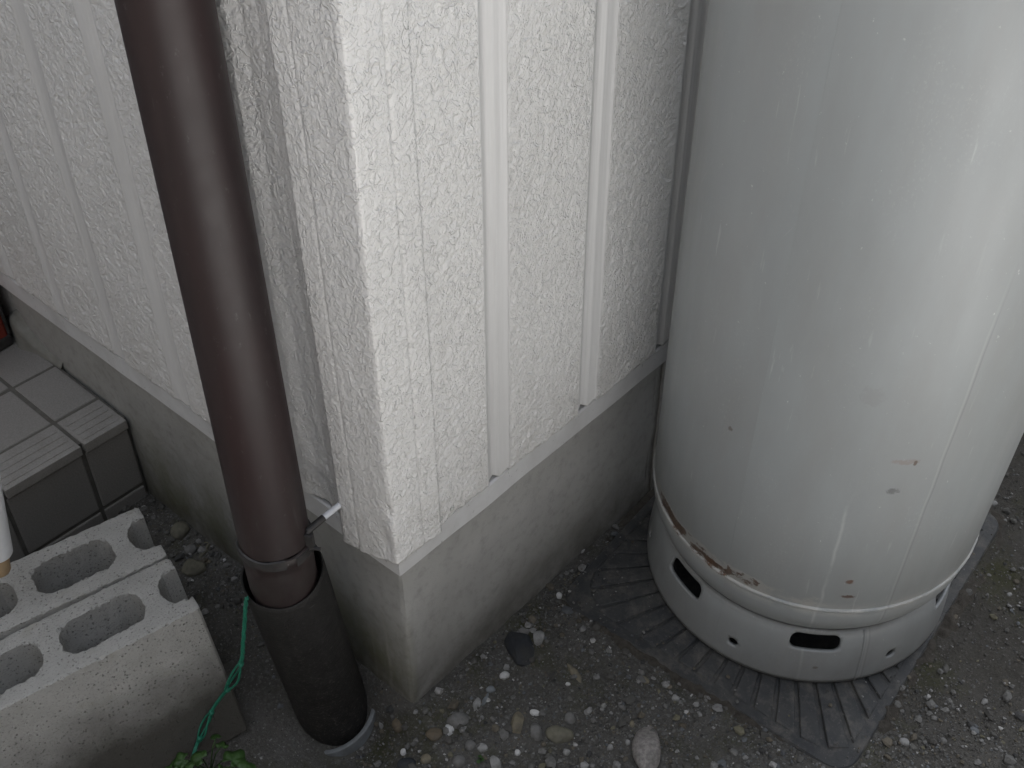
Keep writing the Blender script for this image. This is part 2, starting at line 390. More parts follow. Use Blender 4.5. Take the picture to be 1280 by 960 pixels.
# rubber mat
a = MT('mat_rubber', 0.62, 0.35)
c = a.mix(a.ramp(a.noise(30, 6, 0.65), [(0.35, 0), (0.68, 1)]), (0.036, 0.038, 0.040), (0.06, 0.06, 0.057))
c = a.mix(a.math('MULTIPLY', a.ramp(a.noise(55, 7, 0.75), [(0.48, 0), (0.68, 1)]), 0.9), c, (0.11, 0.104, 0.092))
c = a.mix(a.math('MULTIPLY', a.ramp(a.noise(420, 3, 0.7), [(0.68, 0), (0.72, 1)]), 0.5), c, (0.26, 0.255, 0.24))
a.col(c).bump(a.noise(200, 5, 0.7), 0.0009); MAT = a.m
a = MT('mat_dirt', 0.95, 0.1)
a.col(a.mix(a.ramp(a.noise(120, 6, 0.7), [(0.35, 0), (0.7, 1)]), (0.05, 0.045, 0.038), (0.085, 0.078, 0.067))).bump(a.noise(220, 5, 0.7), 0.003); MDIRT = a.m

# concrete blocks
a = MT('block_concrete', 0.92, 0.2)
c = a.mix(a.ramp(a.noise(26, 6, 0.6), [(0.3, 0), (0.7, 1)]), (0.50, 0.495, 0.468), (0.41, 0.405, 0.378))
c = a.mix(a.ramp(a.noise(420, 4, 0.75), [(0.56, 0), (0.70, 1)]), c, (0.155, 0.152, 0.14))
c = a.mix(a.math('MULTIPLY', a.ramp(a.noise(300, 3, 0.6), [(0.62, 0), (0.72, 1)]), 0.5), c, (0.45, 0.44, 0.41))
c = a.mix(a.math('MULTIPLY', a.ramp(a.noise(15, 5, 0.65), [(0.56, 0), (0.7, 1)]), 0.4), c, (0.30, 0.275, 0.20))
damp_shade = a.N.new('ShaderNodeMapRange'); damp_shade.inputs[1].default_value = -0.045; damp_shade.inputs[2].default_value = -0.125  # damp staining low on the sides, deepened in colour to supply missing shade
a.L.new(a.math('ADD', a.xyz()[2], a.math('MULTIPLY', a.math('SUBTRACT', a.noise(18, 5, 0.65), 0.5), 0.08)), damp_shade.inputs[0])
c = a.mix(a.math('MULTIPLY', damp_shade.outputs[0], 0.92), c, (0.07, 0.066, 0.056))
pit = a.ramp(a.math('ADD', a.voro(210), a.math('MULTIPLY', a.noise(120, 3), 0.55)), [(0.38, 0), (0.5, 1)])
c = a.mix(a.math('MULTIPLY', a.math('SUBTRACT', 1.0, pit), 0.55), c, (0.12, 0.118, 0.105))
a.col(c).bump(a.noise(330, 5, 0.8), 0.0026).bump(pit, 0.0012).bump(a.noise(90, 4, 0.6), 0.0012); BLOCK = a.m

# porch tiles
a = MT('porch_tile', 0.6, 0.35)
c = a.mix(a.ramp(a.noise(520, 4, 0.7), [(0.4, 0), (0.62, 1)]), (0.215, 0.207, 0.192), (0.27, 0.261, 0.243))
c = a.mix(a.math('MULTIPLY', a.ramp(a.noise(17, 6, 0.7), [(0.45, 0), (0.7, 1)]), 0.4), c, (0.26, 0.25, 0.23))
a.col(c).bump(a.noise(300, 4, 0.6), 0.0005); TILE = a.m
a = MT('nosing_tile', 0.62, 0.35)
c = a.mix(a.ramp(a.noise(480, 4, 0.7), [(0.4, 0), (0.62, 1)]), (0.22, 0.212, 0.196), (0.285, 0.276, 0.255))
c = a.mix(a.math('MULTIPLY', a.ramp(a.noise(40, 6, 0.7), [(0.42, 0), (0.66, 1)]), 0.5), c, (0.33, 0.32, 0.30))
a.col(c).bump(a.noise(300, 4, 0.6), 0.0005); NOSE = a.m
a = MT('grout', 0.95, 0.1); a.col(a.mix(a.ramp(a.noise(80, 6), [(0.35, 0), (0.7, 1)]), (0.14, 0.134, 0.12), (0.10, 0.096, 0.085))); GROUT = a.m
a = MT('mortar', 0.9, 0.2); a.col(a.mix(a.ramp(a.noise(35, 6), [(0.35, 0), (0.7, 1)]), (0.26, 0.26, 0.235), (0.19, 0.188, 0.165))).bump(a.noise(60, 5), 0.003); MORTAR = a.m
a = MT('green_twine', 0.5, 0.4); a.col(a.mix(a.ramp(a.noise(300, 4), [(0.35, 0), (0.7, 1)]), (0.012, 0.125, 0.078), (0.022, 0.19, 0.12))); TWINE = a.m
a = MT('leaf', 0.5, 0.4); a.col(a.mix(a.ramp(a.noise(90, 5), [(0.35, 0), (0.7, 1)]), (0.026, 0.06, 0.014), (0.042, 0.092, 0.022))); LEAF = a.m
a.b.inputs['Subsurface Weight'].default_value = 0.0
a = MT('dark_timber', 0.8, 0.3); a.col(a.mix(a.ramp(a.noise(6, 6, 0.6, (4, 4, 0.4)), [(0.35, 0), (0.7, 1)]), (0.088, 0.08, 0.073), (0.06, 0.056, 0.052))); TIMBER = a.m
a = MT('paving_concrete', 0.9, 0.2); a.col(a.mix(a.ramp(a.noise(3, 8, 0.6), [(0.35, 0), (0.7, 1)]), (0.50, 0.495, 0.485), (0.41, 0.405, 0.395))).bump(a.noise(120, 5), 0.001); PAVE = a.m

# ------------------------------------------------------------------ ground
def ground_h(x, y):
    x = np.asarray(x, float); y = np.asarray(y, float)
    h = 0.006*perlin(x*7, y*7, 1)+0.004*perlin(x*23, y*23, 2)+0.0016*perlin(x*80, y*80, 4)
    near = np.exp(-(((x+0.062)/0.07)**2+((y-0.045)/0.075)**2))
    h = h-0.060*near*smooth(0.004, -0.028, x)
    h = h-0.004*np.exp(-(((x-0.22)/0.10)**2+((y+0.32)/0.20)**2))
    h = h-0.014*smooth(-0.02, -0.16, x)*smooth(-0.15, 0.05, y)
    return h*smooth(4, 2, np.hypot(x, y))
def build_ground():
    def axis(lo, hi, st):
        core = np.arange(lo, hi, st); out = []
        d = st; v = hi
        while v < 120: d *= 1.25; v += d; out.append(v)
        neg = []; d = st; v = lo
        while v > -120: d *= 1.25; v -= d; neg.append(v)
        return np.concatenate([neg[::-1], core, out])
    X = axis(-0.62, 1.25, 0.005); Y = axis(-0.85, 0.62, 0.005)
    XX, YY = np.meshgrid(X, Y, indexing='ij')
    Z = ground_h(XX, YY)
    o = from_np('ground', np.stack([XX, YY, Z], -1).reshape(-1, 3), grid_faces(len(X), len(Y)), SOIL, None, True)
    tag(o, kind='structure')
build_ground()
# pale concrete drive in front of the house, beyond the bottom of the photograph
def build_drive():
    xs = np.linspace(-5, 0.30, 60); ys = np.linspace(-9, -0.80, 40)
    XX, YY = np.meshgrid(xs, ys, indexing='ij'); Z = 0.03+0.003*perlin(XX*1.5, YY*1.5, 6)
    V = np.stack([XX, YY, Z], -1).reshape(-1, 3)
    o = from_np('driveway', V, grid_faces(60, 40), PAVE, None, True)
    s = o.modifiers.new('solid', 'SOLIDIFY'); s.thickness = 0.12; s.offset = -1
    tag(o, kind='structure')
build_drive()

# ------------------------------------------------------------------ house
HX, HY, HTOP = 3.2, 3.2, 2.7
house = thing('house', 'white house corner clad in ribbed, wrinkle-textured metal siding on a grey concrete foundation', 'house')
F_TOP = 0.262
def build_foundation():
    # L-shaped concrete upstand, faces gridded so that they can be a little uneven
    t = 0.15
    def wall(axis, L):
        n = int(L/0.02); u = np.concatenate([[0.0, 0.0022, 0.004, 0.0065], np.arange(0.01, 0.9, 0.01), np.linspace(0.9, L, 40)]); zs = np.linspace(-0.15, F_TOP, 42)
        U, Z = np.meshgrid(u, zs, indexing='ij')
        w = 0.0022*perlin(U*9, Z*9, 11+axis)+0.0012*perlin(U*40, Z*40, 13+axis)
        # hairline raised form lines / cracks
        lines = [(0.028, 0.0012), (0.062, 0.001)] if axis == 1 else [(0.055, -0.0008)]
        for l, amp in lines:
            ul = l+0.004*perlin(Z*20, Z*0, 15)
            w = w+amp*np.exp(-((U-ul)/0.0022)**2)*smooth(0.20, 0.14, Z)
        w = w*smooth(0.0015, 0.012, U)
        w = -w+0.0022*(1-smooth(0.0, 0.0065, U))*(1+0.8*perlin(Z*45, Z*0+3.3, 16))
        w[0, :] = 0.0018
        U[0, :] = 0.0018
        P = np.stack([U, w, Z], -1) if axis == 0 else np.stack([w, U, Z], -1)
        V = P.reshape(-1, 3); F = grid_faces(len(u), len(zs))
        if axis == 1: F = F[:, ::-1]
        return V, F
    V0, F0 = wall(0, 0.434); V1, F1 = wall(1, HY)
    # beyond the pier joint
    u = np.linspace(0.447, HX, 50); zs = np.linspace(-0.15, F_TOP, 12)
    U, Z = np.meshgrid(u, zs, indexing='ij'); V2 = np.stack([U, 0*U-0.002, Z], -1).reshape(-1, 3); F2 = grid_faces(50, 12)
    g = np.array([[0.434, 0, -0.15], [0.434, 0, F_TOP], [0.434, 0.02, -0.15], [0.434, 0.02, F_TOP], [0.447, 0.02, -0.15], [0.447, 0.02, F_TOP], [0.447, -0.002, -0.15], [0.447, -0.002, F_TOP]])
    FG = np.array([[0, 2, 3, 1], [2, 4, 5, 3], [4, 6, 7, 5]])
    V = np.concatenate([V0, V1, V2, g]); F = np.concatenate([F0, F1+len(V0), F2+len(V0)+len(V1), FG+len(V0)+len(V1)+len(V2)])
    o = from_np('foundation', V, F, FOUND, house, True)
    return autosmooth(o, 50)
build_foundation()

FLZ0, FLZ1, FLO = 0.2431, 0.282, 0.0125
def build_flashing():
    # drip flashing: face, small turned-in drip lip; one folded sheet round the corner
    prof = [(0.004, FLZ0+0.003), (FLO-0.001, FLZ0), (FLO, FLZ0+0.0015), (FLO+0.0006, FLZ0+0.0285), (FLO-0.0005, FLZ0+0.0297), (0.002, FLZ0+0.030)]
    V = []; us_r = list(np.linspace(0, 0.9, 70))+[HX]; us_l = list(np.linspace(0, 0.9, 70))+[HY]
    path = [('L', u) for u in us_l[::-1][:-1]]+[('C', 0)]+[('R', u) for u in us_r[1:]]
    for side, u in path:
        for off, z in prof:
            wz = 0.0012*float(mnoise.noise(Vector((u*9, 3 if side == 'L' else 7, 0))))
            wo = 0.0010*float(mnoise.noise(Vector((u*14, 13 if side == 'L' else 17, 0))))
            if side == 'C': V.append((-off, -off, z))
            elif side == 'R': V.append((u-off*0, -off-wo, z+wz))
            else: V.append((-off-wo, u, z+wz))
    n, k = len(path), len(prof)
    F = grid_faces(n, k)
    o = from_np('flashing', V, F, FLASH, house, True)
    s = o.modifiers.new('solid', 'SOLIDIFY'); s.thickness = 0.0012; s.offset = 1
    return autosmooth(o, 30)
build_flashing()

def emboss(U, Z, seed=0):
    """pressed wrinkle pattern of the sheet metal: flat plateaus parted by short crooked creases"""
    wx = 0.9*perlin(U*120, Z*120, 21+seed); wy = 0.9*perlin(U*120, Z*120, 22+seed)
    a = perlin(U*140+wx, Z*128+wy, 23+seed); b = perlin(U*260+wy, Z*240+wx, 24+seed)
    r = 1-np.clip(np.abs(a)*3.0, 0, 1)            # crooked ridges along the zero lines
    gate = smooth(-0.2, 0.2, perlin(U*75, Z*75, 25+seed))
    return 0.55*r*(0.3+0.7*gate)+0.55*smooth(-0.35, 0.35, a)+0.45*b+0.25*perlin(U*60, Z*60, 26+seed)
PZ0, PZF = 0.279, 0.92
def siding_panel(side, u0, u1, groove=None, joint=False, soft=False, fine=True, emb=0.0014, gl=None):
    """one pressed panel from u0 to u1: wrinkled face, then a smooth recessed groove (g0..g1) with a sloping far flank.
       side 'R': plane y=-off, u = x ; side 'L': plane x=-off, u = y"""
    off = 0.0185
    st = 0.0015 if fine else 0.02
    if fine: zs = np.concatenate([np.arange(PZ0, PZF, 0.0015), np.linspace(PZF+0.01, HTOP, 6)])
    else: zs = np.array([PZ0, 1.0, HTOP])
    us = list(np.arange(u0, u1-st*0.5, st))+[u1]
    if groove and not soft:
        g0, g1 = groove; w = g1-g0
        keys = [g0, g0+0.0025, g0+0.0045, g0+0.009, g0+0.0105, g1-0.004, g1] if gl == 'L' else [g0, g0+0.0015, g0+0.008, g0+0.0135, g0+0.0165, g0+0.018, g1-0.002, g1] if not soft else list(np.linspace(g0, g1, 10))
        us = sorted(set([round(float(v), 5) for v in us if not (g0-0.0007 < v < g1+0.0007)]+[round(float(v), 5) for v in keys]+[round(float(u1), 5)]))
    us = np.array(us)
    U, Z = np.meshgrid(us, zs, indexing='ij')
    dep = np.zeros_like(us); tex = np.ones_like(us)
    if groove:
        g0, g1 = groove
        inside = (us >= g0-1e-6) & (us <= g1+1e-6)
        tex[inside] = 0
        edge = np.minimum(np.abs(us-g0), np.abs(us-g1))
        tex[~inside] = np.clip(edge[~inside]/0.003, 0, 1)
        if soft:
            t = np.clip((us-g0)/(g1-g0), 0, 1); dep = np.where(inside, np.interp(us, [g0, g0+0.004, g0+0.024, g0+0.044, g1], [0.001, 0, -0.0055, -0.0055, 0]), 0); tex[:] = 1
        elif gl == 'L':
            # left-hand wall: joint shadow line first, then a shallow smooth flange
            dep = np.where(inside, np.interp(us, [g0, g0+0.0025, g0+0.0045, g0+0.009, g0+0.0105, g1-0.004, g1], [0, -0.0015, -0.014 if joint else -0.003, -0.014 if joint else -0.0026, -0.0026, -0.0018, 0]), 0)
        else:
            dep = np.where(inside, np.interp(us, [g0, g0+0.0015, g0+0.008, g0+0.0135, g0+0.0165, g0+0.018, g1-0.002, g1], [0, -0.0036, -0.0058, -0.0080, -0.0024, -0.0015, -0.0028, 0.0003]), 0)
    tex0 = 0.5*(tex[:-1]+tex[1:])
    tex = np.minimum(tex, np.clip((us-u0)/0.003, 0, 1)) if fine else tex
    E = emboss(U, Z, 0 if side == 'R' else 5) if fine else np.zeros_like(U)
    big = 0.0016*perlin(U*5, Z*2.2, 31)+(0.0012*perlin(U*18, Z*5, 32) if side == 'L' else 0.0005*perlin(U*18, Z*5, 32))
    D = off+dep[:, None]+tex[:, None]*emb*(E-0.45)+big
    # the cut lower edge is ragged
    row0 = 0.0022*perlin(us*120, us*0, 33)+0.0018*perlin(us*45, us*0, 34)+(0.0 if groove else 0)*np.exp(-((us-(groove[0] if groove else 0)-0.02)/0.01)**2)
    Zb = Z.copy(); 
    fall = np.clip(1-(Z-PZ0)/0.012, 0, 1)
    Zb = Z-row0[:, None]*fall
    P = np.stack([U, -D, Zb], -1) if side == 'R' else np.stack([-D, U, Zb], -1)
    # turned-back bottom edge
    nv = len(zs)
    back = P[:, 0].copy()
    if side == 'R': back[:, 1] += 0.012
    else: back[:, 0] += 0.012
    back[:, 2] += 0.001
    V = np.concatenate([P.reshape(-1, 3), back]); F = grid_faces(len(us), nv)
    k = np.arange(len(us)-1); nb = len(us)*nv
    FB = np.stack([nb+k, nb+k+1, (k+1)*nv, k*nv], -1)
    mi = np.repeat((tex0 < 0.4).astype(int), nv-1)
    mi = np.concatenate([mi, np.zeros(len(FB), int)])
    F = np.concatenate([F, FB])
    if side == 'L': F = F[:, ::-1]
    o = from_np('siding_panel', V, F, [SIDING, SIDING_SMOOTH], house, True, mi)
    return o
# right-hand wall: grooves every 0.142 m
gr = [0.111+0.1435*k for k in range(0, 22)]
prev = 0.006
for k, g in enumerate(gr):
    if g > HX-0.05: break
    u1 = g+0.032
    siding_panel('R', prev, u1, (g, u1), fine=(k < 4))
    prev = u1-0.0010
siding_panel('R', prev, HX, fine=False)
# left-hand wall
gl = [(0.054, 0.112, 'soft'), (0.183, 0.207, ''), (0.303, 0.334, 'joint'), (0.429, 0.453, ''), (0.548, 0.572, ''), (0.668, 0.694, 'joint'), (0.80, 0.824, '')]
while gl[-1][0] < HY-0.2: gl.append((gl[-1][0]+0.12, gl[-1][0]+0.144, ''))
prev = 0.006
for k, (g0, g1, kd) in enumerate(gl):
    siding_panel('L', prev, g1, (g0, g1), joint=(kd == 'joint'), soft=(kd == 'soft'), fine=(k < 7), gl='L')
    prev = g1-0.0010
siding_panel('L', prev, HY, fine=False)
# wall core behind the siding so that nothing shows through
bm = bmesh.new(); box_bm(bm, (0.0, 0.0, F_TOP-0.02), (HX, HY, HTOP)); from_bm('wall_core', bm, SIDING_SMOOTH, house)
bm = bmesh.new(); box_bm(bm, (-0.10, -0.10, HTOP), (HX+0.10, HY+0.10, HTOP+0.1)); from_bm('roof', bm, SIDING_SMOOTH, house)
# unseen entrance wall and dark door behind the porch, added to cut left light
bm = bmesh.new(); box_bm(bm, (-1.9, 1.62, 0.0), (-0.03, 1.74, HTOP-0.003)); from_bm('added_entrance_wall', bm, SIDING_SMOOTH, house)
bm = bmesh.new(); box_bm(bm, (-1.15, 1.585, 0.15), (-0.16, 1.617, 2.15)); bevel(from_bm('added_entrance_door', bm, BLACKM, house), 0.004)

def build_trim():
    # folded corner trim: two textured legs, each with a pressed line, bottom cut a little crooked
    off = 0.0250
    st = 0.0014
    zs = np.concatenate([np.arange(0.0, 0.66, 0.0015), np.linspace(0.68, HTOP-0.26, 6)])
    sL = np.arange(0.052, -off, -st); sR = np.arange(-off, 0.034, st)
    # path param s: left leg (y from .052 to -off), then right leg (x from -off to .034)
    pts = [(-0.016, 0.0525)]+[(-off, y) for y in sL]+[(x, -off) for x in sR]+[(0.0345, -0.016)]
    nrm = [(-1, 0)]+[(-1, 0)]*len(sL)+[(0, -1)]*len(sR)+[(0, -1)]
    par = np.array([0.0525]+list(sL)+list(sR)+[0.0345]); leg = np.array([1]*(1+len(sL))+[0]*(1+len(sR)))
    pts = np.array(pts); nrm = np.array(nrm, float)
    # soft corner
    ic = 1+len(sL)
    for d_ in (-2, -1, 0, 1):
        nrm[ic+d_] = np.array([-1, -1])/math.sqrt(2)
    pts[ic-1] += (0.0004, 0.0004); pts[ic] += (0.0004, 0.0004)
    n = len(pts)
    bot = np.where(leg == 1, np.interp(par, [-off, 0.0, 0.03, 0.0525], [0.284, 0.272, 0.262, 0.257]), np.interp(par, [-off, 0.0, 0.0345], [0.284, 0.282, 0.277]))
    bot = bot+0.0012*perlin(par*130, par*0, 41+0)
    U = np.where(leg == 1, par+5, par)[:, None]+0*zs[None]; Z = bot[:, None]+zs[None]
    E = emboss(U, Z, 9)
    line = np.where(leg == 1, np.exp(-((par-0.029)/0.0016)**2), np.exp(-((par-0.0110)/0.0015)**2))
    amp = 0.0008*(1-np.clip(line*1.6, 0, 1))
    amp[[0, -1]] = 0
    amp *= np.clip((np.abs(np.arange(n)-ic+0.5)*st-0.001)/0.004, 0.12, 1)
    D = amp[:, None]*(E-0.4)-0.0032*line[:, None]
    D = D+0.0010*perlin(U*12, Z*6, 43)
    # beyond each pressed line the leg lies a little lower
    D = D-0.0012*np.where(leg == 1, smooth(0.028, 0.031, par), smooth(0.010, 0.013, par))[:, None]
    # the dent and chip on the corner, the crushed foot of the trim
    zc = Z-0.352
    dc = np.abs(np.arange(n)-ic+0.5)*st
    D = D-0.0032*np.exp(-(zc/0.011)**2)[...]*np.exp(-(dc/0.005)**2)[:, None]
    D = D-0.003*np.exp(-((Z-0.30)/0.02)**2)*np.exp(-((dc-0.012)/0.010)**2)[:, None]*(leg[:, None] == 1)
    D = D+0.003*0.4*np.exp(-((Z-0.285)/0.012)**2)*np.exp(-(dc/0.02)**2)[:, None]
    P = np.stack([pts[:, 0, None]+nrm[:, 0, None]*D, pts[:, 1, None]+nrm[:, 1, None]*D, Z], -1)
    o = from_np('corner_trim', P.reshape(-1, 3), grid_faces(n, len(zs)), SIDING, house, True)
    s = o.modifiers.new('solid', 'SOLIDIFY'); s.thickness = 0.0015; s.offset = 1
    # painted screw heads
    for loc, ax in (((-0.0225, 0.040, 0.341), 'x'), ((0.021, -0.0225, 0.343), 'y')):
        bm = bmesh.new(); bmesh.ops.create_uvsphere(bm, u_segments=12, v_segments=8, radius=0.0032)
        for v in bm.verts:
            if ax == 'x': v.co.x *= 0.45
            else: v.co.y *= 0.45
        h = from_bm('screw', bm, SIDING_SMOOTH, o, True); h.location = loc
    # bare filler showing at the chip
    bm = bmesh.new(); bmesh.ops.create_icosphere(bm, subdivisions=2, radius=0.006)
    for v in bm.verts: v.co = Vector((v.co.x*0.45, v.co.y*0.45, v.co.z*1.5))*(1+0.25*mnoise.noise(v.co*300))
    h = from_bm('paint_chip', bm, CHIP, o, True); h.location = (-0.0205, -0.0205, 0.352)
build_trim()
for x, z in ((0.041, 0.286), (0.056, 0.288)):
    bm = bmesh.new(); bmesh.ops.create_uvsphere(bm, u_segments=10, v_segments=6, radius=0.0026)
    for v in bm.verts: v.co.y *= 0.5
    h = from_bm('screw', bm, CHIP, house, True); h.location = (x, -0.0192, z)
# mortar fillet where the foundation meets the porch
def build_mortar():
    V = []; n, k = 24, 10
    for i in range(n):
        t = i/(n-1); y = 0.655+0.17*t
        hgt = 0.012+0.055*math.exp(-((t-0.55)/0.22)**2)*0.8; wid = 0.007+0.012*math.exp(-((t-0.5)/0.25)**2)
        for j in range(k):
            a_ = j/(k-1)*math.pi/2
            w = 1+0.18*mnoise.noise(Vector((y*40, a_*2, 1)))
            V.append((0.003-wid*w*math.cos(a_), y, 0.136+hgt*w*math.sin(a_)))
    o = from_np('mortar_fillet', V, grid_faces(n, k)[:, ::-1], MORTAR, house, True)
build_mortar()

# ------------------------------------------------------------------ added timber fence on the left, unseen, cuts light from that side
def build_added_fence():
    t = thing('added_fence', 'added dark board fence left of the porch, unseen, cutting light from the left', 'fence', (-1.62, 0.0, 0))
    for k in range(13):
        bm = bmesh.new(); box_bm(bm, (-0.045, -1.2+k*0.45-0.045, -0.1), (0.045, -1.2+k*0.45+0.045, 2.05)); bevel(from_bm('fence_post', bm, TIMBER, t), 0.004)
    for k in range(14):
        z0 = 0.06+k*0.142
        bm = bmesh.new(); box_bm(bm, (0.046, -1.25, z0), (0.064, 4.3, z0+0.134)); bevel(from_bm('fence_board', bm, TIMBER, t), 0.003)
build_added_fence()

# ------------------------------------------------------------------ added dark house across the drive, unseen, blocks low sky light
def build_added_house():
    t = thing('added_house', 'added dark timber house behind the viewer, unseen, blocking low sky light', 'house', (1.0, -4.2, 0))
    bm = bmesh.new(); box_bm(bm, (-9, -3.0, -0.1), (9, 0, 3.6)); from_bm('wall', bm, TIMBER, t)
    bm = bmesh.new()
    for k in range(60): box_bm(bm, (-9+k*0.3, 0.002, 0.3), (-9+k*0.3+0.285, 0.022, 3.55))
    o = from_bm('cladding', bm, TIMBER, t); o['kind'] = 'stuff'
    bm = bmesh.new()
    v = [bm.verts.new(p) for p in ((-9.3, 0.4, 3.55), (9.3, 0.4, 3.55), (9.3, -1.5, 4.6), (-9.3, -1.5, 4.6), (9.3, -3.4, 3.55), (-9.3, -3.4, 3.55))]
    bm.faces.new((v[0], v[1], v[2], v[3])); bm.faces.new((v[3], v[2], v[4], v[5]))
    r = from_bm('roof', bm, BLACKM, t); sd_ = r.modifiers.new('solid', 'SOLIDIFY'); sd_.thickness = 0.12
build_added_house()

# ------------------------------------------------------------------ tiled porch step
def build_step():
    st = thing('porch_step', 'dark grey tiled porch step with ribbed nosing against the white house wall', 'step', (-0.5, 0.505, 0))
    off = Vector(st.location)
    y0, zt = 0.5065, 0.1395
    bm = bmesh.new(); box_bm(bm, (-1.5, y0+0.002, -0.10), (-0.0035, 2.2, zt-0.0018))
    for v in bm.verts: v.co -= off
    from_bm('grout_bed', bm, GROUT, st)
    cache = {}
    def tile(name, lo, hi, mat_, ribs=False):
        sx, sy, sz = (hi[i]-lo[i] for i in range(3))
        key = (name, round(sx, 4), round(sy, 4), round(sz, 4), ribs)
        if key not in cache:
            bm = bmesh.new(); box_bm(bm, (0, 0, 0), (sx, sy, sz))
            if ribs:
                for q in range(4):
                    yy = 0.008+q*0.0125
                    box_bm(bm, (0.004, yy, sz-0.0005), (sx-0.004, yy+0.006, sz+0.0011))
            o = from_bm(name, bm, mat_, st); bevel(o, 0.0018, 2, 40); cache[key] = o
            o2 = o
        else:
            o2 = cache[key].copy(); COL.objects.link(o2); o2.parent = st
        o2.location = Vector(lo)-off+Vector((rnd.uniform(-.0006, .0006), rnd.uniform(-.0005, .0005), rnd.uniform(-.0006, .0006)))
        o2.rotation_euler = (rnd.uniform(-.004, .004), rnd.uniform(-.004, .004), rnd.uniform(-.003, .003))
    joint = 0.0055
    # joints in x measured from the wall: first tile is cut
    xs = [-0.006, -0.069]
    while xs[-1] > -1.4: xs.append(xs[-1]-0.107)
    for i in range(len(xs)-1):
        xa, xb = xs[i+1]+joint/2, xs[i]-joint/2+(0.003 if i == 0 else 0)
        tile('nosing_tile', (xa, y0-0.006, zt-0.014), (xb, 0.5655-joint/2, zt), NOSE, True)
        tile('riser_tile', (xa, y0, 0.024), (xb, y0+0.010, 0.120), TILE)
        tile('riser_tile', (xa, y0, -0.075), (xb, y0+0.010, 0.018), TILE)
        yy = 0.5655
        while yy < 2.05:
            tile('floor_tile', (xa, yy+joint/2, zt-0.012), (xb, yy+0.103-joint/2, zt), TILE); yy += 0.103
build_step()

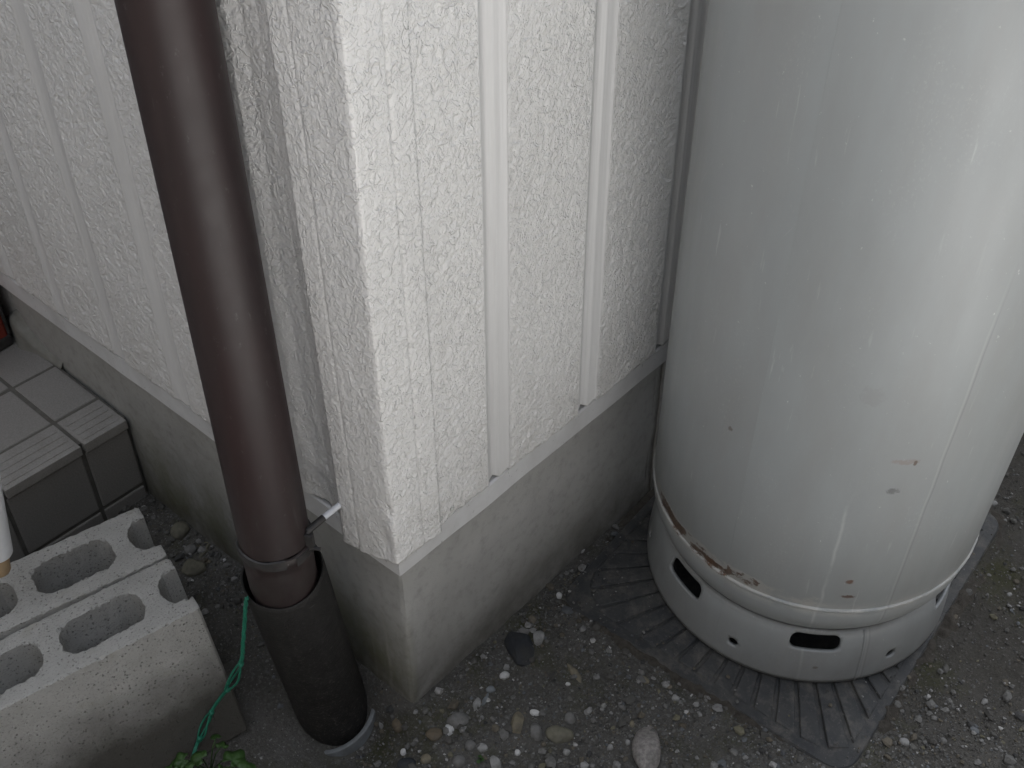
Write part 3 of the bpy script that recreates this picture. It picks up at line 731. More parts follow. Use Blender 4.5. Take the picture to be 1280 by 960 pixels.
# ------------------------------------------------------------------ concrete blocks
def block_frame(head, lean, tilt):
    a_ = Vector((math.cos(head), math.sin(head), 0)); b = -Vector((0, 0, 1)).cross(a_)
    c_ = Vector((0, 0, 1))
    b2 = math.cos(lean)*b-math.sin(lean)*c_; c2 = math.sin(lean)*b+math.cos(lean)*c_
    a2 = math.cos(tilt)*a_+math.sin(tilt)*c2; c3 = -math.sin(tilt)*a_+math.cos(tilt)*c2
    return a2, b2, c3
def build_block(label, o, head, lean, tilt, seed):
    L, T, H = 0.39, 0.10, 0.19
    rr = random.Random(seed)
    def jit(p, s, amp=0.0017):
        v = Vector((p[0]*160+seed*9, p[1]*160, s)); return (p[0]+amp*mnoise.noise(v), p[1]+amp*mnoise.noise(v+Vector((9, 9, 9))))
    def dens(pts, step=0.004):
        out = []
        for i, p in enumerate(pts):
            q = pts[(i+1) % len(pts)]; n = max(1, int(math.dist(p, q)/step))
            for k in range(n): out.append((p[0]+(q[0]-p[0])*k/n, p[1]+(q[1]-p[1])*k/n))
        return out
    def groove(u, sgn):
        w, dpt = 0.028, 0.026       # half width, depth
        r = []
        for k in range(9):
            th = -math.pi/2+math.pi*k/8
            r.append((u+sgn*dpt*max(0, math.cos(th))**0.55, T/2+w*math.sin(th)))
        return r
    outer = [(0, 0.003), (0.003, 0), (L-0.003, 0), (L, 0.003)]+groove(L, -1)+[(L, T-0.003), (L-0.003, T), (0.003, T), (0, T-0.003)]+groove(0, 1)[::-1]
    outer = [jit(p, 1, 0.0005) for p in dens(outer)]
    holes = []
    for uc in (0.0885, 0.195, 0.3015):
        hl, hw, rad = 0.043, 0.0275, 0.019
        pts = []
        for cx_, cy_, a0 in ((hl-rad, hw-rad, 0), (-hl+rad, hw-rad, 90), (-hl+rad, -hw+rad, 180), (hl-rad, -hw+rad, 270)):
            for k in range(6):
                th = math.radians(a0+90*k/5); pts.append((uc+cx_+rad*math.cos(th), T/2+cy_+rad*math.sin(th)))
        holes.append([jit(p, 2) for p in dens(pts)])
    coords = [Vector(p) for p in outer]; edges = [(i, (i+1) % len(outer)) for i in range(len(outer))]
    for h in holes:
        b0 = len(coords); coords += [Vector(p) for p in h]; edges += [(b0+i, b0+(i+1) % len(h)) for i in range(len(h))]
    for i in range(78):
        for j in range(20):
            coords.append(Vector((0.0025+i*0.005+rr.uniform(-.0012, .0012), 0.0025+j*0.005+rr.uniform(-.0012, .0012))))
    vs, es, fs, ov, oe, of = delaunay_2d_cdt(coords, edges, [], 0, 1e-6)
    def inside(p, poly):
        r = False; j = len(poly)-1
        for i in range(len(poly)):
            xi, yi = poly[i]; xj, yj = poly[j]
            if (yi > p[1]) != (yj > p[1]) and p[0] < (xj-xi)*(p[1]-yi)/(yj-yi)+xi: r = not r
            j = i
        return r
    bm = bmesh.new()
    bv = [bm.verts.new((v.x, v.y, 0)) for v in vs]
    for f in fs:
        ctr = ((vs[f[0]].x+vs[f[1]].x+vs[f[2]].x)/3, (vs[f[0]].y+vs[f[1]].y+vs[f[2]].y)/3)
        if not inside(ctr, outer) or any(inside(ctr, h) for h in holes): continue
        try: bm.faces.new([bv[i] for i in f])
        except ValueError: pass
    bmesh.ops.delete(bm, geom=[v for v in bm.verts if not v.link_faces], context='VERTS')
    bmesh.ops.recalc_face_normals(bm, faces=bm.faces)
    if sum(f.normal.z for f in bm.faces) < 0: bmesh.ops.reverse_faces(bm, faces=bm.faces)
    # worn top edge: rim vertices sink a little, the odd crumb is missing
    rim = set(v for e in bm.edges if e.is_boundary for v in e.verts)
    for v in bm.verts:
        v.co.z += 0.0006*mnoise.noise(Vector((v.co.x*400, v.co.y*400, seed)))
        if v in rim: v.co.z -= 0.0012+0.0045*max(0, mnoise.noise(Vector((v.co.x*130, v.co.y*130, seed+4))))
    # walls downwards in rows
    cur = [e for e in bm.edges if e.is_boundary]
    zrows = [-0.006, -0.02, -0.05, -0.09, -0.14, -H]
    for z in zrows:
        ret = bmesh.ops.extrude_edge_only(bm, edges=cur)
        nv = [g for g in ret['geom'] if isinstance(g, bmesh.types.BMVert)]
        cur = [g for g in ret['geom'] if isinstance(g, bmesh.types.BMEdge) and g.is_boundary]
        for v in nv: v.co.z = z+0.0004*mnoise.noise(Vector((v.co.x*200, v.co.y*200, z)))
    bmesh.ops.recalc_face_normals(bm, faces=bm.faces)
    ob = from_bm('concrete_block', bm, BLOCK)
    autosmooth(ob, 30)
    A, B, C3 = block_frame(head, lean, tilt)
    Mx = Matrix((A, B, C3)).transposed().to_4x4(); Mx.translation = o
    ob.matrix_world = Mx
    # keep the mesh right-handed
    if Matrix((A, B, C3)).determinant() < 0: ob.data.flip_normals()
    tag(ob, label, 'concrete block', 'hollow concrete blocks leaning on the porch step')
    return A, B, C3
nb = (Vector((-0.14, 0.156, 0.177)), 2.88, 0.165, -0.05)
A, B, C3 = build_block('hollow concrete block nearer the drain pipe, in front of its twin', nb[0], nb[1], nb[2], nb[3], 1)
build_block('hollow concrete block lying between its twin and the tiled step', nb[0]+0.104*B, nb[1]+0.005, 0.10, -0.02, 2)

# ------------------------------------------------------------------ white pole on the far block
def build_pole():
    p0 = Vector((-0.2532, 0.3441, 0.187)); ax = Vector((0.17, 0.0, 1.0)).normalized()
    t = thing('white_pole', 'white plastic pole with a tan foot standing on the rear concrete block', 'pole', p0)
    V, F = tube([Vector((0, 0, 0)), ax*0.003, ax*0.026, ax*0.028], [0.0105, 0.0118, 0.0118, 0.010], 24)
    autosmooth(py_mesh('pole_foot', V, F, TANR, t))
    V, F = tube([ax*0.024, ax*0.026, ax*0.3, ax*0.62], [0.0155, 0.0165, 0.0165, 0.0165], 28)
    autosmooth(py_mesh('pole_shaft', V, F, WHITEP, t))
build_pole()

# ------------------------------------------------------------------ red and black box on the porch
def build_box():
    t = thing('plastic_box', 'small black-rimmed red plastic box on the porch tiles by the wall', 'box', (-0.10, 0.83, 0.14))
    t.rotation_euler = (0, 0, 0.12)
    bm = bmesh.new(); box_bm(bm, (-0.0715, -0.0855, 0.010), (0.0715, 0.0855, 0.150)); bevel(from_bm('red_shell', bm, REDP, t), 0.004)
    bm = bmesh.new(); box_bm(bm, (-0.074, -0.088, 0), (0.074, 0.088, 0.016)); bevel(from_bm('base_rim', bm, BLACKM, t), 0.003)
    bm = bmesh.new(); box_bm(bm, (-0.074, -0.088, 0.140), (0.074, 0.088, 0.172)); bevel(from_bm('lid', bm, BLACKM, t), 0.006)
    for sx in (-1, 1):
        for sy in (-1, 1):
            bm = bmesh.new(); box_bm(bm, (sx*0.0718-0.0022, sy*0.0858-0.0022, 0.016), (sx*0.0718+0.0022, sy*0.0858+0.0022, 0.14)); bevel(from_bm('corner_post', bm, BLACKM, t), 0.002)
build_box()

# ------------------------------------------------------------------ downspout
def build_downspout():
    b = Vector((-0.0865, 0.0760, 0.255)); s = Vector((0.0267, 0.0425, 0.45))   # axis
    def P(z): return b+s*((z-b.z)/s.z)
    R = 0.0338
    t = thing('downspout', 'dark brown round downspout standing in the black drain pipe by the house corner', 'downspout', (0, 0, 0))
    top = P(0.86); 
    path = [P(0.292), P(0.40), P(0.55), P(0.70), top, top+Vector((-0.012, 0.0, 0.10)), top+Vector((-0.012, 0.0, 1.7))]
    V, F = tube(path, R, 48, True)
    o = autosmooth(py_mesh('pipe', V, F, DOWN, t), 50)
    # lower end piece: pipe end in a torn, slightly wider sleeve
    zs = [0.195, 0.205, 0.24, 0.272, 0.281, 0.2835, 0.288, 0.292, 0.2925]; rs = [0.0326, 0.0330, 0.0332, 0.0334, 0.0336, 0.0350, 0.0362, 0.0352, 0.033]
    V, F = [], []
    n = 64
    for z, r in zip(zs, rs):
        for k in range(n):
            th = 2*math.pi*k/n
            w = 0.006*mnoise.noise(Vector((math.cos(th)*1.6, math.sin(th)*1.6, 2)))*smooth(0.25, 0.285, np.array(z))
            p = P(z+float(w)) if z > 0.245 else P(0.245)+Vector((0.0324, 0.0115, -0.25))*((0.245-z)/0.25)
            rr = r+0.0006*mnoise.noise(Vector((math.cos(th)*4, math.sin(th)*4, z*60)))
            V.append(p+Vector((rr*math.cos(th), rr*math.sin(th), 0)))
    V = [tuple(v) for v in V]
    for i in range(len(zs)-1):
        for k in range(n): F.append((i*n+k, i*n+(k+1) % n, (i+1)*n+(k+1) % n, (i+1)*n+k))
    autosmooth(py_mesh('sleeve', V, F, DOWN, t), 40)
    # clamp band, hinge ear and the wall rod
    V, F = [], []
    for z, r in ((0.2835, 0.0348), (0.284, 0.0360), (0.2935, 0.0362), (0.294, 0.0344)):
        for k in range(n):
            th = 2*math.pi*k/n; p = P(z+0.0028*math.sin(th*2+1)+0.003*mnoise.noise(Vector((math.cos(th)*2, math.sin(th)*2, z*90)))); V.append(tuple(p+Vector((r*math.cos(th), r*math.sin(th), 0))))
    for i in range(3):
        for k in range(n):
            # the band is open for a stretch at the front
            th = 360*k/n
            if 244 < th < 259: continue
            F.append((i*n+k, i*n+(k+1) % n, (i+1)*n+(k+1) % n, (i+1)*n+k))
    br = autosmooth(py_mesh('clamp_band', V, F, BLACKM, t), 40)
    # pale torn spot on the band
    bm = bmesh.new(); box_bm(bm, (-0.0045, -0.0008, -0.0022), (0.0045, 0.0010, 0.0022), 0.0007)
    ch = from_bm('pale_chip', bm, CHIP, t); ch.location = P(0.2875)+Vector((0.0345*math.cos(math.radians(243)), 0.0345*math.sin(math.radians(243)), 0)); ch.rotation_euler = (0, 0, math.radians(-27))
    w0 = Vector((-0.012, 0.052, 0.309)); w1 = Vector((-0.0520, 0.0505, 0.3085)); w2 = Vector((-0.0660, 0.0500, 0.3075))
    V, F = tube([w0, w1], 0.0030, 14); autosmooth(py_mesh('wall_rod', V, F, WHITEP, t), 50)
    V, F = tube([w1+Vector((0.006, 0, 0)), w2, w2+Vector((-0.003, 0.001, -0.012))], [0.0036, 0.0036, 0.0034], 12); autosmooth(py_mesh('rod_socket', V, F, BLACKM, t), 50)
    bm = bmesh.new(); box_bm(bm, (-0.003, -0.0042, -0.014), (0.003, 0.0042, 0.007)); e = bevel(from_bm('clamp_ear', bm, BLACKM, t), 0.001); e.location = w2+Vector((-0.002, -0.003, -0.008)); e.rotation_euler = (0, 0, 0.5)
    bm = bmesh.new(); bmesh.ops.create_cone(bm, cap_ends=True, segments=8, radius1=0.002, radius2=0.002, depth=0.011)
    e2 = from_bm('clamp_bolt', bm, BLACKM, t); e2.location = w2+Vector((-0.001, -0.008, -0.018)); e2.rotation_euler = (math.pi/2, 0, 0.5)
build_downspout()

def build_drain():
    t = thing('drain_pipe', 'dusty black open-topped drain pipe rising from the gravel beside the foundation', 'drain pipe', (0, 0, 0))
    b = Vector((-0.0522, 0.0905, 0.0)); s = Vector((-0.0324, -0.0115, 0.25))
    def P(z): return b+s*(z/0.25)
    R, r = 0.0415, 0.0385
    n = 64
    ax = s.normalized(); e1 = Vector((1, 0, 0)); e1 = (e1-ax*e1.dot(ax)).normalized(); e2 = ax.cross(e1)
    prof = [(-0.12, R), (0.0, R), (0.1, R), (0.236, R), (0.2425, R-0.0004), (0.2440, R-0.0014), (0.2432, r+0.0004), (0.23, r), (0.12, r), (0.05, r)]
    V, F = [], []
    for z, q in prof:
        for k in range(n):
            th = 2*math.pi*k/n
            zz = z
            if z > 0.2: zz = z+0.006*math.cos(th-math.radians(35))+0.0012*mnoise.noise(Vector((math.cos(th)*3, math.sin(th)*3, 5)))
            V.append(tuple(P(zz)+q*(math.cos(th)*e1+math.sin(th)*e2)))
    for i in range(len(prof)-1):
        for k in range(n): F.append((i*n+k, i*n+(k+1) % n, (i+1)*n+(k+1) % n, (i+1)*n+k))
    F.append(tuple((len(prof)-1)*n+k for k in range(n)))
    autosmooth(py_mesh('pipe_wall', V, F, DRAIN, t), 50)
    # grey socket it stands in
    prof = [(-0.14, 0.0515), (-0.054, 0.0515), (-0.0505, 0.0505), (-0.0495, 0.048), (-0.0505, 0.0455), (-0.07, 0.0445), (-0.12, 0.0445)]
    V, F = [], []
    c0 = Vector((-0.0475, 0.0905, 0))
    for z, q in prof:
        for k in range(n):
            th = 2*math.pi*k/n
            zz = z+0.015*math.cos(th+0.5)
            V.append((c0.x+q*math.cos(th), c0.y+q*math.sin(th), zz))
    for i in range(len(prof)-1):
        for k in range(n): F.append((i*n+k, i*n+(k+1) % n, (i+1)*n+(k+1) % n, (i+1)*n+k))
    autosmooth(py_mesh('grey_socket', V, F, GREYP, t), 50)
build_drain()

# ------------------------------------------------------------------ rubber mat under the cylinder
MC = Vector((0.462, -0.205, 0.0)); MROT = math.radians(3.0); MW, MD = 0.232, 0.192
CYLC = (0.45998, -0.21124)
def build_mat():
    t = thing('rubber_mat', 'black radially ribbed rubber mat under the grey gas cylinder', 'mat', (MC.x, MC.y, -0.0035))
    t.rotation_euler = (0.018, -0.025, MROT)
    # base slab with rounded corners
    def rrect(w, d, rad, n=7):
        out = []
        for cx_, cy_, a0 in ((w-rad, d-rad, 0), (-w+rad, d-rad, 90), (-w+rad, -d+rad, 180), (w-rad, -d+rad, 270)):
            for k in range(n):
                th = math.radians(a0+90*k/(n-1)); out.append((cx_+rad*math.cos(th), cy_+rad*math.sin(th)))
        return out
    ol = rrect(MW, MD, 0.026)
    bm = bmesh.new()
    rows = [(-0.01, 1.0), (0.009, 1.0), (0.0115, 0.992)]
    rings = [[bm.verts.new((p[0]*s_, p[1]*s_, z)) for p in ol] for z, s_ in rows]
    n = len(ol)
    for a_, b_ in zip(rings, rings[1:]):
        for k in range(n): bm.faces.new((a_[k], a_[(k+1) % n], b_[(k+1) % n], b_[k]))
    bm.faces.new(rings[-1])
    autosmooth(from_bm('mat_base', bm, MAT, t), 30)
    # flat border lip, half under dirt
    ol2 = [(p[0]*(MW+0.016)/MW, p[1]*(MD+0.014)/MD) for p in ol]
    bm = bmesh.new()
    rings = [[bm.verts.new((p[0]*s_, p[1]*s_, z)) for p in ol2] for z, s_ in ((-0.016, 1.0), (0.0, 1.0), (0.0018, 0.99))]
    for a_, b_ in zip(rings, rings[1:]):
        for k in range(n): bm.faces.new((a_[k], a_[(k+1) % n], b_[(k+1) % n], b_[k]))
    bm.faces.new(rings[-1])
    autosmooth(from_bm('mat_border', bm, MDIRT, t), 30)
    # radial ribs, each its own piece; they start under the foot ring and end short of the rim
    N = 56
    cx_, cy_ = CYLC[0]-MC.x, CYLC[1]-MC.y
    for k in range(N):
        th = 2*math.pi*(k+0.5)/N-MROT
        def reach(th_):
            dx, dy = math.cos(th_), math.sin(th_)
            best = 9
            w, d = MW-0.012, MD-0.012
            for lim, dc, c0 in ((w, dx, cx_), (-w, dx, cx_), (d, dy, cy_), (-d, dy, cy_)):
                if abs(dc) > 1e-6:
                    q = (lim-c0)/dc
                    if q > 0: best = min(best, q)
            return best
        hw = math.pi/N*0.83
        r0 = 0.150
        ra, rb = reach(th-hw), reach(th+hw)
        lim = 0.262
        ra, rb = min(ra, lim), min(rb, lim)
        if min(ra, rb) < r0+0.012: continue
        bm = bmesh.new()
        z0, z1 = 0.0105, 0.0172+rnd.uniform(-0.0006, 0.0006)
        tilt = 0.0022       # fluted: one long edge higher than the other
        pts = [(r0, -hw), (ra, -hw), (rb, hw), (r0, hw)]
        lo = [bm.verts.new((cx_+r*math.cos(th+h), cy_+r*math.sin(th+h), z0)) for r, h in pts]
        hi = []
        for (r, h), dz in zip(pts, (0, 0, -tilt, -tilt)):
            rr = r-0.0025 if r > r0 else r
            hi.append(bm.verts.new((cx_+rr*math.cos(th+h*0.95), cy_+rr*math.sin(th+h*0.95), z1+dz-(0.0025 if r > r0 else 0))))
        bm.faces.new(hi)
        for i in range(4): bm.faces.new((lo[i], lo[(i+1) % 4], hi[(i+1) % 4], hi[i]))
        bmesh.ops.recalc_face_normals(bm, faces=bm.faces)
        bevel(from_bm('rib', bm, MAT, t), 0.0009, 1, 30)
build_mat()

# ------------------------------------------------------------------ gas cylinder
def build_cylinder():
    R = 0.185
    base = Vector((0.45998, -0.21124, 0.002))
    t = thing('gas_cylinder', 'tall scuffed grey gas cylinder with rust along its lower weld', 'gas cylinder', base)
    # leans by about three degrees
    axis = Vector((-0.0498, -0.0362, 1)).normalized()
    t.rotation_euler = Vector((0, 0, 1)).rotation_difference(axis).to_euler()
    n = 192
    def lathe(prof, dz=None):
        V, F = [], []
        for i, (z, r) in enumerate(prof):
            for k in range(n):
                th = 2*math.pi*k/n; V.append((r*math.cos(th), r*math.sin(th), z))
        for i in range(len(prof)-1):
            for k in range(n): F.append((i*n+k, i*n+(k+1) % n, (i+1)*n+(k+1) % n, (i+1)*n+k))
        return V, F
    body = [(0.1625, 0.1838), (0.1645, 0.1850), (0.30, 0.1852), (0.50, 0.1850), (0.80, 0.1850), (1.0, 0.185)]
    for k in range(1, 13):
        th = math.pi/2*k/12; body.append((1.0+0.11*math.sin(th), 0.025+0.16*math.cos(th)))
    body.append((1.16, 0.025)); body.append((1.16, 0.0))
    V, F = lathe(body); autosmooth(py_mesh('body', V, F, CYL, t), 40)
    # lower dome showing below the weld, down into the groove
    dome = [(0.1605, 0.1840), (0.150, 0.1842), (0.138, 0.1835), (0.128, 0.1808), (0.118, 0.1768), (0.110, 0.1722), (0.1045, 0.1684), (0.098, 0.166), (0.085, 0.15), (0.075, 0.10), (0.07, 0.0)]
    V, F = lathe(dome); autosmooth(py_mesh('lower_dome', V, F, CYL, t), 60)
    # weld bead: slightly lumpy ring
    V, F = [], []
    m = 8; nn = 360
    for k in range(nn):
        th = 2*math.pi*k/nn
        zc = 0.1610+0.0007*mnoise.noise(Vector((math.cos(th)*6, math.sin(th)*6, 1)))
        for j in range(m):
            ph = 2*math.pi*j/m
            rr = 0.0034+0.0007*mnoise.noise(Vector((th*40, ph, 3)))
            rad = R-0.0012+rr*0.85*math.cos(ph); V.append((rad*math.cos(th), rad*math.sin(th), zc+rr*math.sin(ph)))
    for k in range(nn):
        for j in range(m): F.append((k*m+j, ((k+1) % nn)*m+j, ((k+1) % nn)*m+(j+1) % m, k*m+(j+1) % m))
    py_mesh('weld_bead', V, F, CYL, t, True)
    # foot ring with real slots and round holes, cut in the flat and rolled up
    Rf = 0.1825
    W = 2*math.pi*Rf
    z0, z1 = 0.0195, 0.1035
    slots = [(-145, 0.0885), (161, 0.0885), (107, 0.0885), (53, 0.0885), (-1, 0.0885), (-84, 0.0885), (-46, 0.0885)]
    circ = [(-172.9, 0.052), (-114.9, 0.052), (-60, 0.052), (129, 0.052), (75, 0.052), (20, 0.052)]
    loops = []
    for dg, zc in slots:
        u = math.radians(dg)*Rf; hl, hw, rad = 0.0285, 0.0115, 0.0085; p = []
        for cx_, cy_, a0 in ((hl-rad, hw-rad, 0), (-hl+rad, hw-rad, 90), (-hl+rad, -hw+rad, 180), (hl-rad, -hw+rad, 270)):
            for k in range(7):
                th = math.radians(a0+90*k/6); p.append((u+cx_+rad*math.cos(th), zc-0.0015+cy_+rad*math.sin(th)))
        q = []
        for i, a_ in enumerate(p):
            b_ = p[(i+1) % len(p)]; m_ = max(1, int(math.dist(a_, b_)/0.006))
            for k in range(m_): q.append((a_[0]+(b_[0]-a_[0])*k/m_, a_[1]+(b_[1]-a_[1])*k/m_))
        loops.append(q)
    for dg, zc in circ:
        u = math.radians(dg)*Rf
        loops.append([(u+0.0062*math.cos(2*math.pi*k/20), zc+0.0062*math.sin(2*math.pi*k/20)) for k in range(20)])
    nu = 240; nvz = 15
    coords, edges = [], []
    us = [-W/2+W*i/nu for i in range(nu+1)]; vz = [z0+(z1-z0)*j/(nvz-1) for j in range(nvz)]
    def inpoly(p, poly):
        r_ = False; j = len(poly)-1
        for i in range(len(poly)):
            xi, yi = poly[i]; xj, yj = poly[j]
            if (yi > p[1]) != (yj > p[1]) and p[0] < (xj-xi)*(p[1]-yi)/(yj-yi)+xi: r_ = not r_
            j = i
        return r_
    lb = [(min(p[0] for p in l), max(p[0] for p in l), min(p[1] for p in l), max(p[1] for p in l), l) for l in loops]
    def hole(p, mar=0.0):
        return any(b[0]-mar < p[0] < b[1]+mar and b[2]-mar < p[1] < b[3]+mar and (mar > 0 and False or inpoly(p, b[4])) for b in lb)
    for u in us:
        for z in vz:
            if not hole((u, z)): coords.append(Vector((u, z)))
    for l in loops:
        b0 = len(coords); coords += [Vector(p) for p in l]; edges += [(b0+i, b0+(i+1) % len(l)) for i in range(len(l))]
    vs, es, fs, _, _, _ = delaunay_2d_cdt(coords, edges, [], 0, 1e-6)
    zp = [0.0195, 0.0215, 0.03, 0.045, 0.065, 0.080, 0.090, 0.097, 0.1015, 0.1035]
    rp = [0.1828, 0.1834, 0.1830, 0.1820, 0.1802, 0.1784, 0.1762, 0.1735, 0.1708, 0.1690]
    bm = bmesh.new(); bv = []
    for v in vs:
        rr = float(np.interp(v.y, zp, rp)); th = v.x/Rf
        bv.append(bm.verts.new((rr*math.cos(th), rr*math.sin(th), v.y)))
    for f in fs:
        c_ = (sum(vs[i].x for i in f)/3, sum(vs[i].y for i in f)/3)
        if hole(c_): continue
        try: bm.faces.new([bv[i] for i in f])
        except ValueError: pass
    bmesh.ops.delete(bm, geom=[v for v in bm.verts if not v.link_faces], context='VERTS')
    bmesh.ops.remove_doubles(bm, verts=bm.verts, dist=0.00005)
    bmesh.ops.recalc_face_normals(bm, faces=bm.faces)
    f0 = next(iter(bm.faces)); cc_ = f0.calc_center_median()
    if f0.normal.dot(Vector((cc_.x, cc_.y, 0))) < 0: bmesh.ops.reverse_faces(bm, faces=bm.faces)
    o = from_bm('foot_ring', bm, [CYL, CYL_IN], t, True)
    s = o.modifiers.new('solid', 'SOLIDIFY'); s.thickness = 0.0042; s.offset = -1; s.material_offset = 1; s.use_rim = True; s.material_offset_rim = 0
    # butt seam of the foot ring
    V, F = tube([(rr*math.cos(math.radians(-127.5)), rr*math.sin(math.radians(-127.5)), z) for z, rr in zip(zp[1:-1], rp[1:-1])], 0.0013, 6)
    py_mesh('foot_seam', V, F, CYL, t, True)
build_cylinder()

# ------------------------------------------------------------------ loose stones
def stone_bm(sx, sy, sz, seed, angular=0.35, sub=2):
    bm = bmesh.new(); bmesh.ops.create_icosphere(bm, subdivisions=sub, radius=1)
    rr = random.Random(seed); pl = []
    for _ in range(int(5+angular*14)):
        d_ = Vector((rr.gauss(0, 1), rr.gauss(0, 1), rr.gauss(0, 1))).normalized(); pl.append((d_, rr.uniform(0.62, 0.95)))
    off = Vector((rr.uniform(0, 50),)*3)
    for v in bm.verts:
        p = v.co.copy(); p *= 1+0.16*mnoise.noise(p*1.1+off)
        if angular > 0:
            for d_, h in pl:
                q = p.dot(d_)
                if q > h: p -= d_*(q-h)*min(1, angular*2)
        p *= 1+0.03*mnoise.noise(p*5+off)
        v.co = Vector((p.x*sx, p.y*sy, p.z*sz))
    return bm
STONES = [
 # px, py, width px, height px, rot deg, colour, angular, label
 (561, 912, 14, 14, 0, 'white', .9, 'bright white triangular chip, the whitest piece in the gravel'),
 (572, 900, 21, 25, 70, 'grey', .1, 'smooth round grey pebble touching the bright white triangular chip'),
 (501, 903, 22, 21, 0, 'brown', .1, 'round brown pebble below the foundation corner'),
 (543, 917, 22, 15, 10, 'brown', .1, 'flat dark brown oval pebble left of the bright white triangular chip'),
 (477, 904, 9, 15, 5, 'pale', .9, 'small pale rectangular chip beside the round brown pebble, near the drain pipe'),
 (481, 884, 18, 13, -15, 'tan', .5, 'tan angular stone between the drain pipe and the foundation corner'),
 (596, 879, 11, 16, 15, 'pale', .7, 'pale upright chip right of the foundation corner'),
 (613, 861, 14, 9, -10, 'blue', .4, 'blue-grey flat chip, upper of two touching near the foundation'),
 (607, 873, 8, 16, 20, 'blue', .6, 'narrow blue-grey chip, lower of two touching near the foundation'),
 (631, 844, 14, 11, -15, 'white', .6, 'white stone just below the big black stone'),
 (633, 833, 9, 8, 0, 'pale', .5, 'tiny pale stone between the white stone and the big black stone'),
 (603, 934, 15, 11, 15, 'pale', .6, 'pale grey oblong stone below the smooth round grey pebble'),
 (619, 953, 15, 18, -20, 'pale', .9, 'pale triangular stone cut by the bottom of the photograph'),
 (509, 954, 26, 14, 0, 'dark', .3, 'dark navy stone at the bottom edge beside the drain pipe'),
 (532, 948, 15, 12, 0, 'tan', .2, 'dull tan pebble right of the dark navy stone'),
 (504, 939, 8, 9, 0, 'white', .7, 'small white chip above the dark navy stone'),
 (574, 951, 18, 15, 0, 'grey', .2, 'grey pebble at the bottom edge right of the dull tan pebble'),
 (588, 931, 14, 13, 0, 'grey', .2, 'dim grey pebble left of the pale grey oblong stone'),
 (648, 809, 38, 46, -15, 'dark', .8, 'big black angular stone beside the foundation'),
 (656, 788, 19, 9, -3, 'grey', .6, 'flat grey slab of stone behind the big black stone'),
 (673, 797, 18, 18, 10, 'pale', .6, 'pale-rimmed grey stone right of the big black stone'),
 (718, 841, 12, 29, -32, 'tan', .7, 'long tan sliver of stone lying slantwise in the gravel'),
 (710, 854, 7, 5, 20, 'white', .3, 'tiny white oval grain left of the long tan sliver'),
 (669, 890, 14, 8, 8, 'white', .2, 'clean white oval pebble above the grey-brown pebbles'),
 (647, 903, 20, 27, 10, 'tan', .6, 'tan wedge-shaped stone left of the clean white oval pebble'),
 (670, 914, 16, 21, -10, 'grey', .5, 'dark grey leaning stone between the tan wedge and the broad brown pebble'),
 (700, 918, 38, 21, 10, 'olive', .3, 'broad brown half-moon pebble left of the big pale boulder'),
 (713, 897, 15, 16, 0, 'grey', .3, 'dim grey stone just above the broad brown pebble'),
 (809, 938, 38, 58, 5, 'granite', .15, 'large pale speckled granite cobble at the bottom edge'),
 (806, 850, 15, 11, 35, 'tan', .4, 'small tan stone near the edge of the rubber mat'),
 (755, 880, 9, 9, 0, 'pale', .6, 'small pale square stone halfway between sliver and cobble'),
 (790, 904, 7, 9, 0, 'tan', .2, 'cream pebble just above the granite cobble'),
 (785, 927, 7, 8, 0, 'pale', .3, 'tiny pale pebble touching the left side of the granite cobble'),
 (708, 939, 11, 9, 10, 'pale', .4, 'cream pebble below the broad brown pebble'),
 (647, 940, 8, 8, 0, 'white', .4, 'small white pebble below the tan wedge-shaped stone'),
 (763, 933, 8, 8, 0, 'pale', .4, 'small pale pebble left of the granite cobble, a little apart'),
 (731, 956, 13, 13, 0, 'pale', .6, 'pale angular stone at the bottom edge left of the granite cobble'),
 (727, 686, 10, 12, 10, 'white', .6, 'white stone at the wall, beside the corner of the mat'),
 (699, 744, 9, 10, 0, 'white', .6, 'white stone in the gravel at the left corner of the mat'),
 (1131, 927, 14, 10, 30, 'pale', .4, 'pale cream stone alone in the dirt right of the mat corner'),
 (845, 872, 12, 9, 10, 'pale', .4, 'small pale stone before the front edge of the mat'),
 (225, 663, 25, 24, 0, 'olive', .25, 'rounded olive stone with a white spot near the porch step'),
 (243, 708, 38, 24, 8, 'olive', .6, 'flat olive slab of stone beside the end of the front block'),
 (256, 688, 9, 24, 15, 'olive', .6, 'upright narrow olive stone behind the flat slab'),
 (238, 686, 18, 14, 0, 'grey', .4, 'grey stone tucked between the round olive stone and the slab'),
 (355, 889, 9, 5, -10, 'pale', .4, 'small pale chip in the soil left of the drain pipe, upper one'),
 (359, 900, 15, 5, -12, 'pale', .5, 'long pale chip in the soil left of the drain pipe, lower one'),
 (282, 706, 10, 8, 0, 'grey', .3, 'dull grey stone in the soil beside the downspout'),
 (280, 699, 5, 5, 0, 'white', .3, 'tiny white grain on the soil between slab and downspout'),
 (1243, 628, 9, 7, 0, 'pale', .5, 'pale chip in the gravel right of the cylinder'),
 (1262, 742, 8, 6, 0, 'pale', .5, 'pale chip at the right edge of the picture beyond the foot ring'),
 (1180, 925, 10, 9, 20, 'grey', .4, 'grey stone right of the pale cream stone'),
]
